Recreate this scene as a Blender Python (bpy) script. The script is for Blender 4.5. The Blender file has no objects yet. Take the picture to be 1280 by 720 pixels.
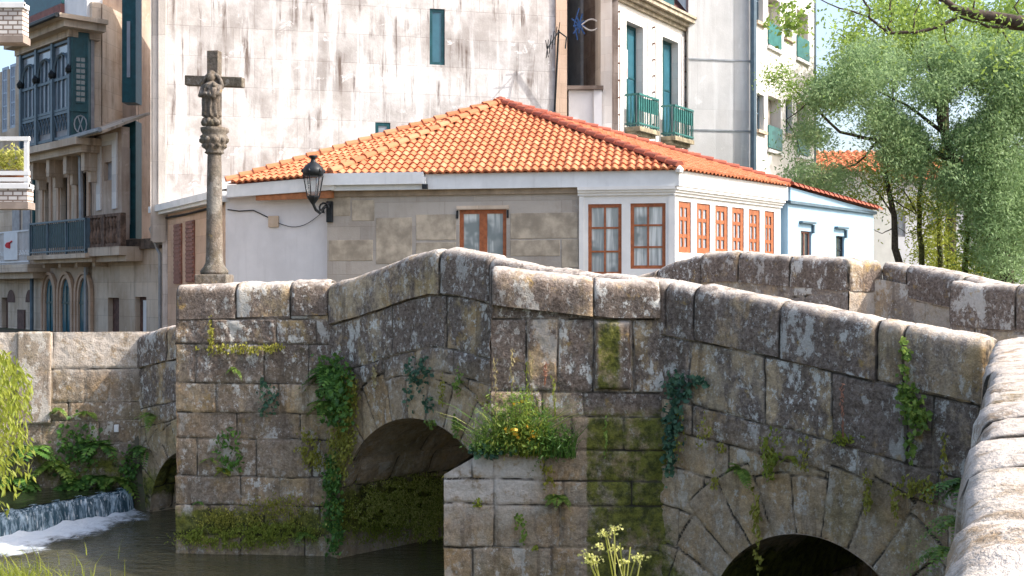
import bpy, bmesh, math, random
import numpy as np
from mathutils import Vector, Matrix
C = bpy.context.scene
COL = C.collection
R = math.radians
rng = np.random.default_rng(7)
random.seed(7)
EYE, FPX = 4.0, 1500.0            # eye height above the river bed, focal length in photo pixels

# ------------------------------------------------------------------ camera, sky, sun, exposure
cam = bpy.data.objects.new('camera', bpy.data.cameras.new('camera')); COL.objects.link(cam)
cam.location = (0, 0, EYE); cam.rotation_euler = (R(90), 0, 0)
cam.data.sensor_width = 36.0; cam.data.lens = 36.0*FPX/1280.0
cam.data.clip_start = 0.05; cam.data.clip_end = 3000
C.camera = cam
SUN = Vector((0.72, -0.13, 0.68)).normalized()      # towards the sun
sun_el = math.asin(SUN.z); sun_rot = math.atan2(SUN.x, SUN.y)
wd = bpy.data.worlds.new('World'); C.world = wd; wd.use_nodes = True
nt = wd.node_tree; nt.nodes.clear()
wo = nt.nodes.new('ShaderNodeOutputWorld'); bg = nt.nodes.new('ShaderNodeBackground')
sky = nt.nodes.new('ShaderNodeTexSky'); sky.sky_type = 'NISHITA'; sky.sun_disc = False
sky.sun_elevation = sun_el; sky.sun_rotation = sun_rot
sky.air_density = .95; sky.dust_density = 4.0; sky.ozone_density = .8; sky.altitude = 20
nt.links.new(sky.outputs[0], bg.inputs[0]); bg.inputs[1].default_value = 0.15
nt.links.new(bg.outputs[0], wo.inputs[0])
sl = bpy.data.lights.new('sun', 'SUN'); sl.energy = 2.55; sl.angle = R(0.55); sl.color = (1.0, 0.965, 0.92)
so = bpy.data.objects.new('sun', sl); COL.objects.link(so); so.location = (30, -10, 40)
so.rotation_euler = SUN.to_track_quat('Z', 'Y').to_euler()
C.view_settings.view_transform = 'Standard'; C.view_settings.look = 'None'
C.view_settings.gamma = 1; C.view_settings.exposure = 1.33; C.view_settings.use_curve_mapping = False
C.render.engine = 'CYCLES'
C.cycles.use_denoising = True
C.cycles.max_bounces = 8; C.cycles.diffuse_bounces = 5

# ------------------------------------------------------------------ helpers: numbers
def hsh(ix, iy, seed):
    n = (ix.astype(np.int64)*374761393 + iy.astype(np.int64)*668265263 + seed*974634777) & 0x7fffffff
    n = ((n ^ (n >> 13))*1274126177) & 0x7fffffff
    n = (n ^ (n >> 16)) & 0xffff
    return n/65535.0
def vnoise(x, y, seed=0):
    x = np.asarray(x, float); y = np.asarray(y, float)
    ix = np.floor(x); iy = np.floor(y); fx = x-ix; fy = y-iy
    fx = fx*fx*(3-2*fx); fy = fy*fy*(3-2*fy)
    a = hsh(ix, iy, seed); b = hsh(ix+1, iy, seed); c = hsh(ix, iy+1, seed); d = hsh(ix+1, iy+1, seed)
    return (a*(1-fx)+b*fx)*(1-fy)+(c*(1-fx)+d*fx)*fy
def fbm(x, y, seed=0, o=4):
    s = 0; a = .5; t = 0
    for k in range(o):
        s = s+a*vnoise(x*2**k, y*2**k, seed+k*17); t += a; a *= .5
    return s/t-.5
def sstep(a, b, x):
    t = np.clip((x-a)/(b-a), 0, 1); return t*t*(3-2*t)

# ------------------------------------------------------------------ helpers: objects
def mesh_obj(name, V, F, mat, parent=None, attrs=None, smooth=False):
    V = np.asarray(V, np.float32).reshape(-1, 3)
    me = bpy.data.meshes.new(name)
    if isinstance(F, np.ndarray) and F.ndim == 2:
        k = F.shape[1]; m = F.shape[0]
        me.vertices.add(len(V)); me.vertices.foreach_set('co', V.ravel())
        me.loops.add(m*k); me.loops.foreach_set('vertex_index', F.astype(np.int32).ravel())
        me.polygons.add(m); me.polygons.foreach_set('loop_start', np.arange(0, m*k, k, dtype=np.int32))
        me.update(calc_edges=True); me.validate()
    else:
        me.from_pydata(V.tolist(), [], [tuple(f) for f in F]); me.update()
        bm = bmesh.new(); bm.from_mesh(me); bmesh.ops.recalc_face_normals(bm, faces=bm.faces); bm.to_mesh(me); bm.free()
    if attrs:
        for k, v in attrs.items():
            if len(v) == len(me.vertices):
                at = me.attributes.new(k, 'FLOAT', 'POINT'); at.data.foreach_set('value', np.asarray(v, np.float32))
    me.polygons.foreach_set('use_smooth', np.full(len(me.polygons), smooth, dtype=bool))
    me.materials.append(mat)
    o = bpy.data.objects.new(name, me); COL.objects.link(o)
    if parent is not None: attach(o, parent)
    return o
def attach(o, parent):
    o.parent = parent
    if parent.type == 'EMPTY': o.matrix_parent_inverse = Matrix.Translation(-parent.location)
def tag(o, label, cat, group=None):
    o['label'] = label; o['category'] = cat
    if group: o['group'] = group
    return o
def thing(name, label, cat, loc, group=None):
    e = bpy.data.objects.new(name, None); COL.objects.link(e); e.location = loc; e.empty_display_size = .3
    return tag(e, label, cat, group)
def structure(o): o['kind'] = 'structure'; return o

class MB:
    """collects shapes for ONE mesh object; every island keeps a random number for its material"""
    def __init__(s): s.v = []; s.f = []; s.r = []
    def add(s, V, F, r=None):
        b = len(s.v); r = random.random() if r is None else r
        s.v += [tuple(p) for p in V]; s.r += [r]*len(V)
        s.f += [tuple(b+i for i in f) for f in F]; return s
    def hexa(s, P, r=None):      # P: 4 bottom + 4 top, counter-clockwise seen from above
        return s.add(P, [(3, 2, 1, 0), (4, 5, 6, 7), (0, 1, 5, 4), (1, 2, 6, 5), (2, 3, 7, 6), (3, 0, 4, 7)], r)
    def box(s, x0, x1, y0, y1, z0, z1):
        return s.hexa([(x0,y0,z0),(x1,y0,z0),(x1,y1,z0),(x0,y1,z0),(x0,y0,z1),(x1,y0,z1),(x1,y1,z1),(x0,y1,z1)])
    def fbox(s, F, a0, a1, z0, z1, d0, d1):
        q = [F.pt(a0,z0,d1), F.pt(a1,z0,d1), F.pt(a1,z0,d0), F.pt(a0,z0,d0)]
        t = [F.pt(a0,z1,d1), F.pt(a1,z1,d1), F.pt(a1,z1,d0), F.pt(a0,z1,d0)]
        return s.hexa(q+t)
    def prism(s, poly, z0, z1, r=None):
        n = len(poly)
        zz0 = z0 if hasattr(z0, '__len__') else [z0]*n; zz1 = z1 if hasattr(z1, '__len__') else [z1]*n
        V = [(p[0], p[1], zz0[i]) for i, p in enumerate(poly)]+[(p[0], p[1], zz1[i]) for i, p in enumerate(poly)]
        F = [tuple(range(n-1, -1, -1)), tuple(range(n, 2*n))]+[(i, (i+1) % n, n+(i+1) % n, n+i) for i in range(n)]
        return s.add(V, F, r)
    def tube(s, pts, rad, k=6, r=None):
        pts = [Vector(p) for p in pts]; n = len(pts)
        rad = rad if hasattr(rad, '__len__') else [rad]*n
        V = []; prev = None
        for i, p in enumerate(pts):
            t = (pts[min(i+1, n-1)]-pts[max(i-1, 0)]).normalized()
            if prev is None: x = t.orthogonal().normalized()
            else: x = (prev-t*prev.dot(t)).normalized()
            prev = x; y = t.cross(x)
            for j in range(k):
                a = 2*math.pi*j/k; V.append(p+(x*math.cos(a)+y*math.sin(a))*rad[i])
        F = [(i*k+j, i*k+(j+1) % k, (i+1)*k+(j+1) % k, (i+1)*k+j) for i in range(n-1) for j in range(k)]
        F += [tuple(range(k-1, -1, -1)), tuple((n-1)*k+j for j in range(k))]
        return s.add(V, F, r)
    def lathe(s, prof, c, k=16, r=None, sq=1.0, wob=0.0):
        V = []; n = len(prof)
        for i, (ra, z) in enumerate(prof):
            for j in range(k):
                a = 2*math.pi*j/k
                w = 1+wob*(random.random()-.5)*2
                V.append((c[0]+ra*w*math.cos(a), c[1]+ra*w*math.sin(a)*sq, c[2]+z))
        F = [(i*k+j, i*k+(j+1) % k, (i+1)*k+(j+1) % k, (i+1)*k+j) for i in range(n-1) for j in range(k)]
        F += [tuple(range(k-1, -1, -1)), tuple((n-1)*k+j for j in range(k))]
        return s.add(V, F, r)
    def build(s, name, mat, parent=None, smooth=False, bevel=0):
        o = mesh_obj(name, s.v, s.f, mat, parent, {'rnd': s.r}, smooth)
        if bevel:
            b = o.modifiers.new('bevel', 'BEVEL'); b.width = bevel; b.segments = 2; b.limit_method = 'ANGLE'
        return o

class Fac:
    """a vertical plane in plan: origin O, unit direction u, normal n to the camera's side"""
    def __init__(s, O, u):
        l = math.hypot(*u); s.O = O; s.u = (u[0]/l, u[1]/l); s.n = (s.u[1], -s.u[0])
        if s.n[0]*-O[0]+s.n[1]*-O[1] < 0: s.n = (-s.n[0], -s.n[1])
    def pt(s, a, z, d=0): return (s.O[0]+s.u[0]*a+s.n[0]*d, s.O[1]+s.u[1]*a+s.n[1]*d, z)
    def a(s, px, d=0):
        k = (px-640)/FPX; ox = s.O[0]+s.n[0]*d; oy = s.O[1]+s.n[1]*d
        return (k*oy-ox)/(s.u[0]-k*s.u[1])
    def z(s, px, py, d=0):
        a = s.a(px, d); return EYE+(360-py)/FPX*(s.O[1]+s.u[1]*a+s.n[1]*d)
    def rect(s, px0, px1, pyt, pyb, d=0):
        m = (px0+px1)/2; a0, a1 = sorted((s.a(px0, d), s.a(px1, d)))
        return a0, a1, s.z(m, pyb, d), s.z(m, pyt, d)
def PW(px, py, Y): return ((px-640)/FPX*Y, Y, EYE+(360-py)/FPX*Y)

def fwall(F, a0, a1, z0, z1, holes=(), th=.3, name='wall', mat=None, parent=None):
    """a slab of wall with real openings and reveals"""
    A = sorted({a0, a1, *[h[0] for h in holes], *[h[1] for h in holes]}); A = [a for a in A if a0 <= a <= a1]
    Z = sorted({z0, z1, *[h[2] for h in holes], *[h[3] for h in holes]}); Z = [z for z in Z if z0 <= z <= z1]
    solid = lambda i, j: 0 <= i < len(A)-1 and 0 <= j < len(Z)-1 and not any(
        h[0] < (A[i]+A[i+1])/2 < h[1] and h[2] < (Z[j]+Z[j+1])/2 < h[3] for h in holes)
    V = []; Fc = []
    def quad(*p):
        b = len(V); V.extend(p); Fc.append((b, b+1, b+2, b+3))
    for i in range(len(A)-1):
        for j in range(len(Z)-1):
            if not solid(i, j): continue
            x0, x1, y0, y1 = A[i], A[i+1], Z[j], Z[j+1]
            quad(F.pt(x0,y0), F.pt(x1,y0), F.pt(x1,y1), F.pt(x0,y1))
            quad(F.pt(x0,y0,-th), F.pt(x0,y1,-th), F.pt(x1,y1,-th), F.pt(x1,y0,-th))
            if not solid(i-1, j): quad(F.pt(x0,y0), F.pt(x0,y1), F.pt(x0,y1,-th), F.pt(x0,y0,-th))
            if not solid(i+1, j): quad(F.pt(x1,y0), F.pt(x1,y0,-th), F.pt(x1,y1,-th), F.pt(x1,y1))
            if not solid(i, j-1): quad(F.pt(x0,y0), F.pt(x0,y0,-th), F.pt(x1,y0,-th), F.pt(x1,y0))
            if not solid(i, j+1): quad(F.pt(x0,y1), F.pt(x1,y1), F.pt(x1,y1,-th), F.pt(x0,y1,-th))
    return mesh_obj(name, V, Fc, mat, parent)
def fwindow(F, rc, d, fm, pm, parent, cols=2, rows=3, fw=.07, bar=.03, name='window', mid=None, arch=False):
    a0, a1, z0, z1 = rc; b = MB()
    b.fbox(F, a0, a0+fw, z0, z1, d-.06, d); b.fbox(F, a1-fw, a1, z0, z1, d-.06, d)
    b.fbox(F, a0+fw, a1-fw, z1-fw, z1, d-.06, d-.001); b.fbox(F, a0+fw, a1-fw, z0, z0+fw, d-.06, d-.001)
    for i in range(1, cols):
        x = a0+(a1-a0)*i/cols; w = bar if not (mid and i*2 == cols) else mid
        b.fbox(F, x-w/2, x+w/2, z0+fw, z1-fw, d-.05, d-.006)
    for j in range(1, rows):
        z = z0+(z1-z0)*j/rows
        b.fbox(F, a0+fw, a1-fw, z-bar/2, z+bar/2, d-.05, d-.009)
    w = b.build(name, fm, parent)
    p = MB(); p.fbox(F, a0+.01, a1-.01, z0+.01, z1-.01, d-.045, d-.032)
    p.build('pane', pm, w); return w

# ------------------------------------------------------------------ helpers: materials
class NT:
    def __init__(s, name):
        s.m = bpy.data.materials.new(name); s.m.use_nodes = True; s.t = s.m.node_tree; s.t.nodes.clear()
        s.out = s.t.nodes.new('ShaderNodeOutputMaterial')
        s.b = s.t.nodes.new('ShaderNodeBsdfPrincipled'); s.l(s.b.outputs[0], s.out.inputs[0])
        s.b.inputs['Roughness'].default_value = .85; s.b.inputs['Specular IOR Level'].default_value = .25
    def l(s, a, b): s.t.links.new(a, b)
    def n(s, ty, **k):
        n = s.t.nodes.new(ty)
        for a, v in k.items():
            if a.startswith('i_'):
                key = a[2:]; key = int(key) if key.isdigit() else key
                n.inputs[key].default_value = v
            else: setattr(n, a, v)
        return n
    def put(s, sock, v):
        if hasattr(v, 'is_linked') or hasattr(v, 'links'): s.l(v, sock)
        elif isinstance(v, tuple) and len(v) == 3 and sock.type == 'RGBA': sock.default_value = (*v, 1)
        else: sock.default_value = v
    def pos(s): return s.n('ShaderNodeNewGeometry').outputs['Position']
    def attr(s, a): return s.n('ShaderNodeAttribute', attribute_name=a).outputs['Fac']
    def math(s, op, a, b=0.0, c=None):
        n = s.n('ShaderNodeMath', operation=op); s.put(n.inputs[0], a); s.put(n.inputs[1], b)
        if c is not None: s.put(n.inputs[2], c)
        return n.outputs[0]
    def mix(s, f, a, b, mode='MIX'):
        n = s.n('ShaderNodeMix', data_type='RGBA', blend_type=mode)
        s.put(n.inputs[0], f); s.put(n.inputs[6], a); s.put(n.inputs[7], b); return n.outputs[2]
    def noise(s, vec, sc, det=4, rough=.55, dist=0):
        n = s.n('ShaderNodeTexNoise', i_Scale=sc, i_Detail=det, i_Roughness=rough, i_Distortion=dist)
        if vec is not None: s.l(vec, n.inputs['Vector'])
        return n.outputs['Fac']
    def ramp(s, f, a, b):           # smooth 0..1 between a and b
        n = s.n('ShaderNodeMapRange', interpolation_type='SMOOTHSTEP'); s.put(n.inputs[0], f)
        n.inputs[1].default_value = a; n.inputs[2].default_value = b; return n.outputs[0]
    def cr(s, f, stops):
        n = s.n('ShaderNodeValToRGB'); s.put(n.inputs[0], f); e = n.color_ramp.elements
        while len(e) < len(stops): e.new(.5)
        for el, (p, c) in zip(e, stops): el.position = p; el.color = (*c, 1)
        return n.outputs[0]
    def scale(s, vec, x, y, z):
        n = s.n('ShaderNodeVectorMath', operation='MULTIPLY'); s.l(vec, n.inputs[0]); n.inputs[1].default_value = (x, y, z)
        return n.outputs[0]
    def wallco(s):                  # (metres along the wall, height, 0) from position and true normal
        g = s.n('ShaderNodeNewGeometry')
        cz = s.n('ShaderNodeVectorMath', operation='CROSS_PRODUCT'); s.l(g.outputs['True Normal'], cz.inputs[0]); cz.inputs[1].default_value = (0, 0, 1)
        dt = s.n('ShaderNodeVectorMath', operation='DOT_PRODUCT'); s.l(g.outputs['Position'], dt.inputs[0]); s.l(cz.outputs[0], dt.inputs[1])
        sp = s.n('ShaderNodeSeparateXYZ'); s.l(g.outputs['Position'], sp.inputs[0])
        cb = s.n('ShaderNodeCombineXYZ'); s.l(dt.outputs['Value'], cb.inputs[0]); s.l(sp.outputs[2], cb.inputs[1])
        return cb.outputs[0]
    def bump(s, h, st=.3, dist=.02):
        b = s.n('ShaderNodeBump', i_Strength=st, i_Distance=dist); s.l(h, b.inputs['Height']); s.l(b.outputs[0], s.b.inputs['Normal'])
    def color(s, c): s.put(s.b.inputs['Base Color'], c); return s
    def set(s, **k):
        for a, v in k.items(): s.put(s.b.inputs[a.replace('_', ' ')], v)
        return s

def plain(name, col, rough=.7, var=.12, sc=3.0, metal=0, spec=.3, dirt=.25):
    n = NT(name); p = n.pos()
    a = n.noise(p, sc, 5, .6); f = n.ramp(a, .3, .75)
    dk = tuple(c*(1-var*2) for c in col); lt = tuple(min(.9, c*(1+var)) for c in col)
    c = n.mix(f, dk, lt)
    st = n.noise(n.scale(p, 6, 6, .7), 1.0, 4, .6)
    c = n.mix(n.math('MULTIPLY', n.ramp(st, .52, .75), dirt), c, tuple(x*.45+.01 for x in col))
    n.color(c).set(Roughness=rough, Metallic=metal); n.b.inputs['Specular IOR Level'].default_value = spec
    n.bump(n.noise(p, sc*14, 3), .12, .01)
    return n.m

def stone_mat(name, tint=(1,1,1), dark=1.0, white=1.0):
    """old granite: per-block tone, dark crust, pale lichen, moss, open joints (all from stone attributes)"""
    n = NT(name); p = n.pos(); r = n.attr('rnd'); e = n.attr('edge'); wx = n.attr('wx'); ms = n.attr('moss'); pl = n.attr('pale')
    t = lambda c: tuple(x*y for x, y in zip(c, tint))
    off = n.n('ShaderNodeCombineXYZ'); n.l(n.math('MULTIPLY', r, 37.0), off.inputs[0]); n.l(n.math('MULTIPLY', r, 11.0), off.inputs[2])
    pv = n.n('ShaderNodeVectorMath', operation='ADD'); n.l(p, pv.inputs[0]); n.l(off.outputs[0], pv.inputs[1]); pv = pv.outputs[0]
    base = n.cr(r, [(0, t((.35,.295,.225))), (.2, t((.50,.41,.30))), (.4, t((.40,.335,.265))), (.6, t((.54,.46,.36))), (.8, t((.36,.295,.22))), (1, t((.47,.42,.35)))])
    base = n.mix(n.ramp(n.noise(pv, 1.7, 5, .62), .42, .66), base, t((.47,.345,.21)))
    base = n.mix(n.math('MULTIPLY', n.ramp(n.noise(p, .9, 4, .6), .48, .66), .6), base, t((.30,.25,.13)))
    base = n.mix(.42, base, n.cr(n.noise(p, 60, 3, .75), [(.3, (.25,.25,.25)), (.5, (.70,.70,.70)), (.72, (1.15,1.15,1.15))]), 'MULTIPLY')
    base = n.mix(.45, base, n.cr(n.noise(p, 13, 5, .7), [(.32, (.28,.26,.25)), (.66, (1.3,1.3,1.3))]), 'MULTIPLY')
    # dark crust, streaming a little downwards
    ps = n.scale(pv, 1, 1, .6)
    dn = n.math('ADD', n.noise(ps, 2.8, 7, .72), n.math('MULTIPLY', n.math('SUBTRACT', n.math('FRACT', n.math('MULTIPLY', r, 5.7)), .5), .28))
    dm = n.math('MULTIPLY', n.ramp(dn, .33, .51), n.math('MULTIPLY', wx, dark))
    crust = n.mix(n.ramp(n.noise(p, 26, 5, .75), .35, .65), (.080,.060,.053), (.235,.188,.160))
    c = n.mix(n.math('MINIMUM', dm, .90), base, crust)
    stn = n.noise(n.scale(p, 6, 6, .5), 1.0, 6, .66)
    c = n.mix(n.math('MULTIPLY', n.ramp(stn, .50, .68), .60), c, (.105,.078,.056))
    # pale lichen: broad patches, drips and spots
    l1 = n.noise(n.scale(pv, 1, 1, .75), 5.0, 8, .78); l2 = n.noise(n.scale(p, 1, 1, .7), 15, 7, .74); l3 = n.noise(n.scale(pv, 1, 1, .55), 2.2, 7, .74)
    zone = n.ramp(n.noise(pv, 1.1, 4, .6), .38, .56)
    lm = n.math('MAXIMUM', n.ramp(l1, .56, .62), n.math('MULTIPLY', n.math('MULTIPLY', n.ramp(l2, .555, .60), zone), .85))
    lm = n.math('MAXIMUM', lm, n.math('MULTIPLY', n.ramp(l3, .57, .61), .75))
    amt = n.math('MULTIPLY', n.math('ADD', .50, n.math('MULTIPLY', wx, .45)), white)
    per = n.math('ADD', .50, n.math('MULTIPLY', n.math('FRACT', n.math('MULTIPLY', r, 9.3)), .70))
    c = n.mix(n.math('MULTIPLY', lm, n.math('MULTIPLY', amt, per)), c, n.mix(n.noise(p, 35, 3), (.50,.47,.41), (.82,.80,.74)))
    c = n.mix(n.math('MULTIPLY', n.ramp(n.noise(pv, 4.1, 6, .7), .60, .70), .6), c, (.42,.27,.08))
    # sun-bleached lichen crust on tops
    pm = n.math('MULTIPLY', pl, n.ramp(n.noise(p, 6, 7, .74), .34, .54))
    c = n.mix(n.math('MULTIPLY', pm, .85), c, n.mix(n.noise(p, 22, 5, .75), (.40,.33,.27), (.80,.73,.65)))
    # moss
    mm = n.ramp(n.math('ADD', n.noise(p, 4.5, 7, .74), n.math('SUBTRACT', ms, 1.0)), .0, .26)
    c = n.mix(n.math('MULTIPLY', mm, .95), c, n.mix(n.ramp(n.noise(p, 10, 6, .75), .35, .65), (.040,.050,.012), (.20,.20,.035)))
    jm = n.math('SUBTRACT', 1.0, n.ramp(e, .004, .018))
    c = n.mix(n.math('MULTIPLY', jm, n.ramp(n.noise(p, 4, 3), .36, .56)), c, (.055,.046,.036))
    n.color(c).set(Roughness=.93); n.b.inputs['Specular IOR Level'].default_value = .15
    n.bump(n.math('ADD', n.math('MULTIPLY', n.noise(p, 38, 5, .7), .6), n.noise(p, 8, 6, .7)), .8, .035)
    return n.m

def leaf_mat(name, a, b, c2, tr=.35):
    n = NT(name); r = n.attr('rnd')
    col = n.cr(r, [(0, a), (.5, b), (1, c2)])
    n.color(col).set(Roughness=.55); n.b.inputs['Specular IOR Level'].default_value = .3
    ts = n.n('ShaderNodeBsdfTranslucent'); n.l(n.mix(.5, col, tuple(min(1, x*1.6) for x in c2)), ts.inputs[0])
    mx = n.n('ShaderNodeMixShader'); mx.inputs[0].default_value = tr
    n.l(n.b.outputs[0], mx.inputs[1]); n.l(ts.outputs[0], mx.inputs[2]); n.l(mx.outputs[0], n.out.inputs[0])
    return n.m

M = {}
M['bridge'] = stone_mat('bridge_granite', (1.20,1.10,.95))
M['bank'] = stone_mat('bank_granite', (.92,.88,.85), .7, 1.0)
M['cross'] = stone_mat('cross_granite', (.30,.315,.315), .8, .3)
M['white'] = plain('white_paint', (.76,.75,.73), .6, .04, 2, dirt=.10)
M['fascia'] = plain('pale_fascia_paint', (.72,.74,.75), .55, .05, 2, dirt=.18)
M['blue'] = plain('pale_blue_paint', (.33,.51,.665), .65, .04, 1.2, dirt=.06)
M['teal'] = plain('teal_paint', (.012,.075,.088), .4, .15, 4, dirt=.2)
M['tealbright'] = plain('sea_green_panel', (.045,.17,.155), .4, .12, 4, dirt=.2)
M['wood'] = plain('orange_brown_wood', (.36,.115,.045), .45, .15, 9, dirt=.15)
M['beam'] = plain('soffit_wood', (.42,.17,.075), .6, .15, 6, dirt=.2)
M['shutter'] = plain('faded_red_shutter', (.25,.115,.085), .6, .15, 5)
M['darkmetal'] = plain('dark_iron', (.022,.026,.030), .45, .2, 8, metal=.3, dirt=.1)
M['zinc'] = plain('grey_zinc', (.34,.36,.38), .5, .1, 3, metal=.2, dirt=.3)
M['pipe'] = plain('slate_blue_pipe', (.10,.15,.19), .45, .1, 3, dirt=.2)
M['greypanel'] = plain('grey_glazing_bars', (.34,.33,.34), .5, .12, 5)
M['whitebox'] = plain('white_render', (.66,.63,.63), .7, .05, 2, dirt=.08)
n = NT('curtain_behind_glass'); p = n.pos()
c = n.mix(n.ramp(n.noise(n.scale(p, 9, 9, .6), 1.0, 3), .40, .62), (.30,.33,.33), (.66,.69,.68)); c = n.mix(n.ramp(n.noise(p, 1.1, 3), .50, .62), c, (.20,.235,.24))
n.color(c).set(Roughness=.07); n.b.inputs['Specular IOR Level'].default_value = .6; n.bump(n.noise(p, 1.5, 2), .05, .02); M['curtain'] = n.m
M['banner'] = plain('white_cloth', (.74,.74,.74), .7, .04, 3, dirt=.05)
M['red'] = plain('red_mark', (.55,.05,.06), .6, .05, 3, dirt=0)
M['brownstone'] = plain('old_brown_door', (.14,.075,.06), .7, .2, 6)
M['bluewire'] = plain('blue_lamp_cord', (.03,.10,.30), .5, .1, 6, dirt=0)
M['bark'] = plain('grey_bark', (.085,.062,.046), .95, .3, 12, dirt=.5)
M['vine'] = plain('mossy_bark', (.10,.105,.035), .95, .3, 12, dirt=.5)
M['soil'] = plain('dark_soil', (.06,.05,.035), .95, .3, 3)

def glass(name, col, rough=.06):
    n = NT(name); p = n.pos()
    n.color(n.mix(n.noise(p, 1.6, 3), tuple(c*.5 for c in col), tuple(c*1.4 for c in col))).set(Roughness=rough)
    n.b.inputs['Specular IOR Level'].default_value = .7
    n.bump(n.noise(p, 2.0, 2), .06, .02); return n.m
M['glass'] = glass('dark_window_glass', (.035,.045,.05))
M['tealglass'] = glass('teal_window_glass', (.03,.12,.16))
M['paleglass'] = glass('pale_reflecting_glass', (.30,.33,.37), .15)

def streaked(name, base, pale, dark, bw=.9, bh=.55, streak=.6, joint=.35, dk=.5):
    """rendered stone blocks with run-off streaks and limewash remains"""
    n = NT(name); w = n.wallco(); p = n.pos()
    br = n.n('ShaderNodeTexBrick', offset=.5, i_Scale=1.0)
    n.l(w, br.inputs['Vector']); br.inputs['Mortar Size'].default_value = .012; br.inputs['Mortar Smooth'].default_value = .5
    br.inputs['Brick Width'].default_value = bw; br.inputs['Row Height'].default_value = bh
    br.inputs['Color1'].default_value = (.72,.72,.72,1); br.inputs['Color2'].default_value = (1.05,1.04,1.02,1); br.inputs['Mortar'].default_value = (.8,.8,.8,1)
    c = n.mix(n.ramp(n.noise(p, .7, 6, .65), .35, .65), base, pale)
    c = n.mix(.55, c, br.outputs['Color'], 'MULTIPLY')
    b2 = n.n('ShaderNodeTexBrick', offset=.37, i_Scale=1.0); n.l(w, b2.inputs['Vector']); b2.inputs['Mortar Size'].default_value = 0
    b2.inputs['Brick Width'].default_value = bw*1.73; b2.inputs['Row Height'].default_value = bh*2.0
    b2.inputs['Color1'].default_value = (.80,.77,.75,1); b2.inputs['Color2'].default_value = (1.06,1.05,1.04,1)
    c = n.mix(.65, c, b2.outputs['Color'], 'MULTIPLY')
    reg = n.ramp(n.noise(n.scale(w, .45, .6, 1), 1.0, 4, .65), .38, .60)
    s1 = n.noise(n.scale(w, 2.2, .16, 1), 1.0, 6, .62)
    c = n.mix(n.math('MULTIPLY', n.ramp(s1, .50, .62), streak), c, pale)
    s2 = n.noise(n.scale(w, 3.1, .22, 3), 1.3, 6, .68, .3)
    c = n.mix(n.math('MULTIPLY', n.math('MULTIPLY', n.ramp(s2, .50, .68), reg), dk*1.15), c, dark)
    s4 = n.noise(n.scale(w, 1, .7, 1), .55, 6, .70, .5)
    c = n.mix(n.math('MULTIPLY', n.ramp(s4, .50, .62), dk*.45), c, tuple(.55*x+.45*y for x, y in zip(dark, base)))
    s3 = n.noise(w, 1.6, 6, .7, .6)
    c = n.mix(n.math('MULTIPLY', n.ramp(s3, .60, .66), streak), c, tuple(min(.85, x*1.08) for x in pale))
    c = n.mix(n.math('MULTIPLY', n.ramp(br.outputs['Fac'], .3, 1.0), joint), c, dark)
    n.color(c).set(Roughness=.9); n.bump(n.math('SUBTRACT', n.noise(p, 18, 5, .65), n.math('MULTIPLY', br.outputs['Fac'], .7)), .35, .02)
    return n.m
M['bigwall'] = streaked('weathered_limewashed_stone', (.43,.395,.37), (.72,.695,.675), (.165,.125,.105), 1.35, .95, .80, .34, .95)
M['strip'] = streaked('grey_rendered_stone', (0.486,0.446,0.405), (0.621,0.581,0.540), (0.297,0.257,0.230), 2.0, 2.0, .3, .3, .35)
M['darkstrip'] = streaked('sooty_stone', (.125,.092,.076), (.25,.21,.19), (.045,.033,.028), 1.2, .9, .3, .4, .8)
M['white_stone'] = streaked('pale_dressed_stone', (.74,.70,.66), (.80,.78,.75), (.50,.43,.38), 1.4, .62, .4, .2, .10)
M['concrete'] = streaked('grey_board_cladding', (.62,.62,.61), (.72,.72,.71), (.45,.44,.43), 1.6, 5.6, .35, .45, .3)
M['housestone'] = streaked('grey_beige_ashlar', (.37,.33,.285), (.45,.415,.375), (.27,.23,.185), 1.5, .62, .3, .25, .35)
M['tanstone'] = streaked('warm_tan_stone', (0.520,0.377,0.273), (0.650,0.481,0.364), (0.312,0.221,0.156), 1.1, .5, .3, .3, .3)
M['oldstone'] = streaked('old_town_stone', (.56,.435,.32), (.70,.59,.475), (.17,.12,.09), 1.2, .6, .3, .3, .55)
M['plaster'] = streaked('peeling_pink_plaster', (0.481,0.351,0.260), (0.650,0.520,0.416), (0.195,0.130,0.111), 9, 9, .4, .0, .65)
M['lilac'] = plain('white_lilac_render', (.66,.655,.67), .8, .05, 1.2, dirt=.12)
M['roofred'] = plain('dull_red_boards', (.26,.12,.10), .8, .15, 4)
n = NT('white_brick'); w = n.wallco(); br = n.n('ShaderNodeTexBrick', i_Scale=1.0); n.l(w, br.inputs['Vector'])
br.inputs['Brick Width'].default_value = .21; br.inputs['Row Height'].default_value = .10; br.inputs['Mortar Size'].default_value = .016
br.inputs['Color1'].default_value = (.66,.62,.58,1); br.inputs['Color2'].default_value = (.50,.46,.43,1); br.inputs['Mortar'].default_value = (.20,.15,.12,1)
n.color(br.outputs['Color']); M['whitebrick'] = n.m

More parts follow.
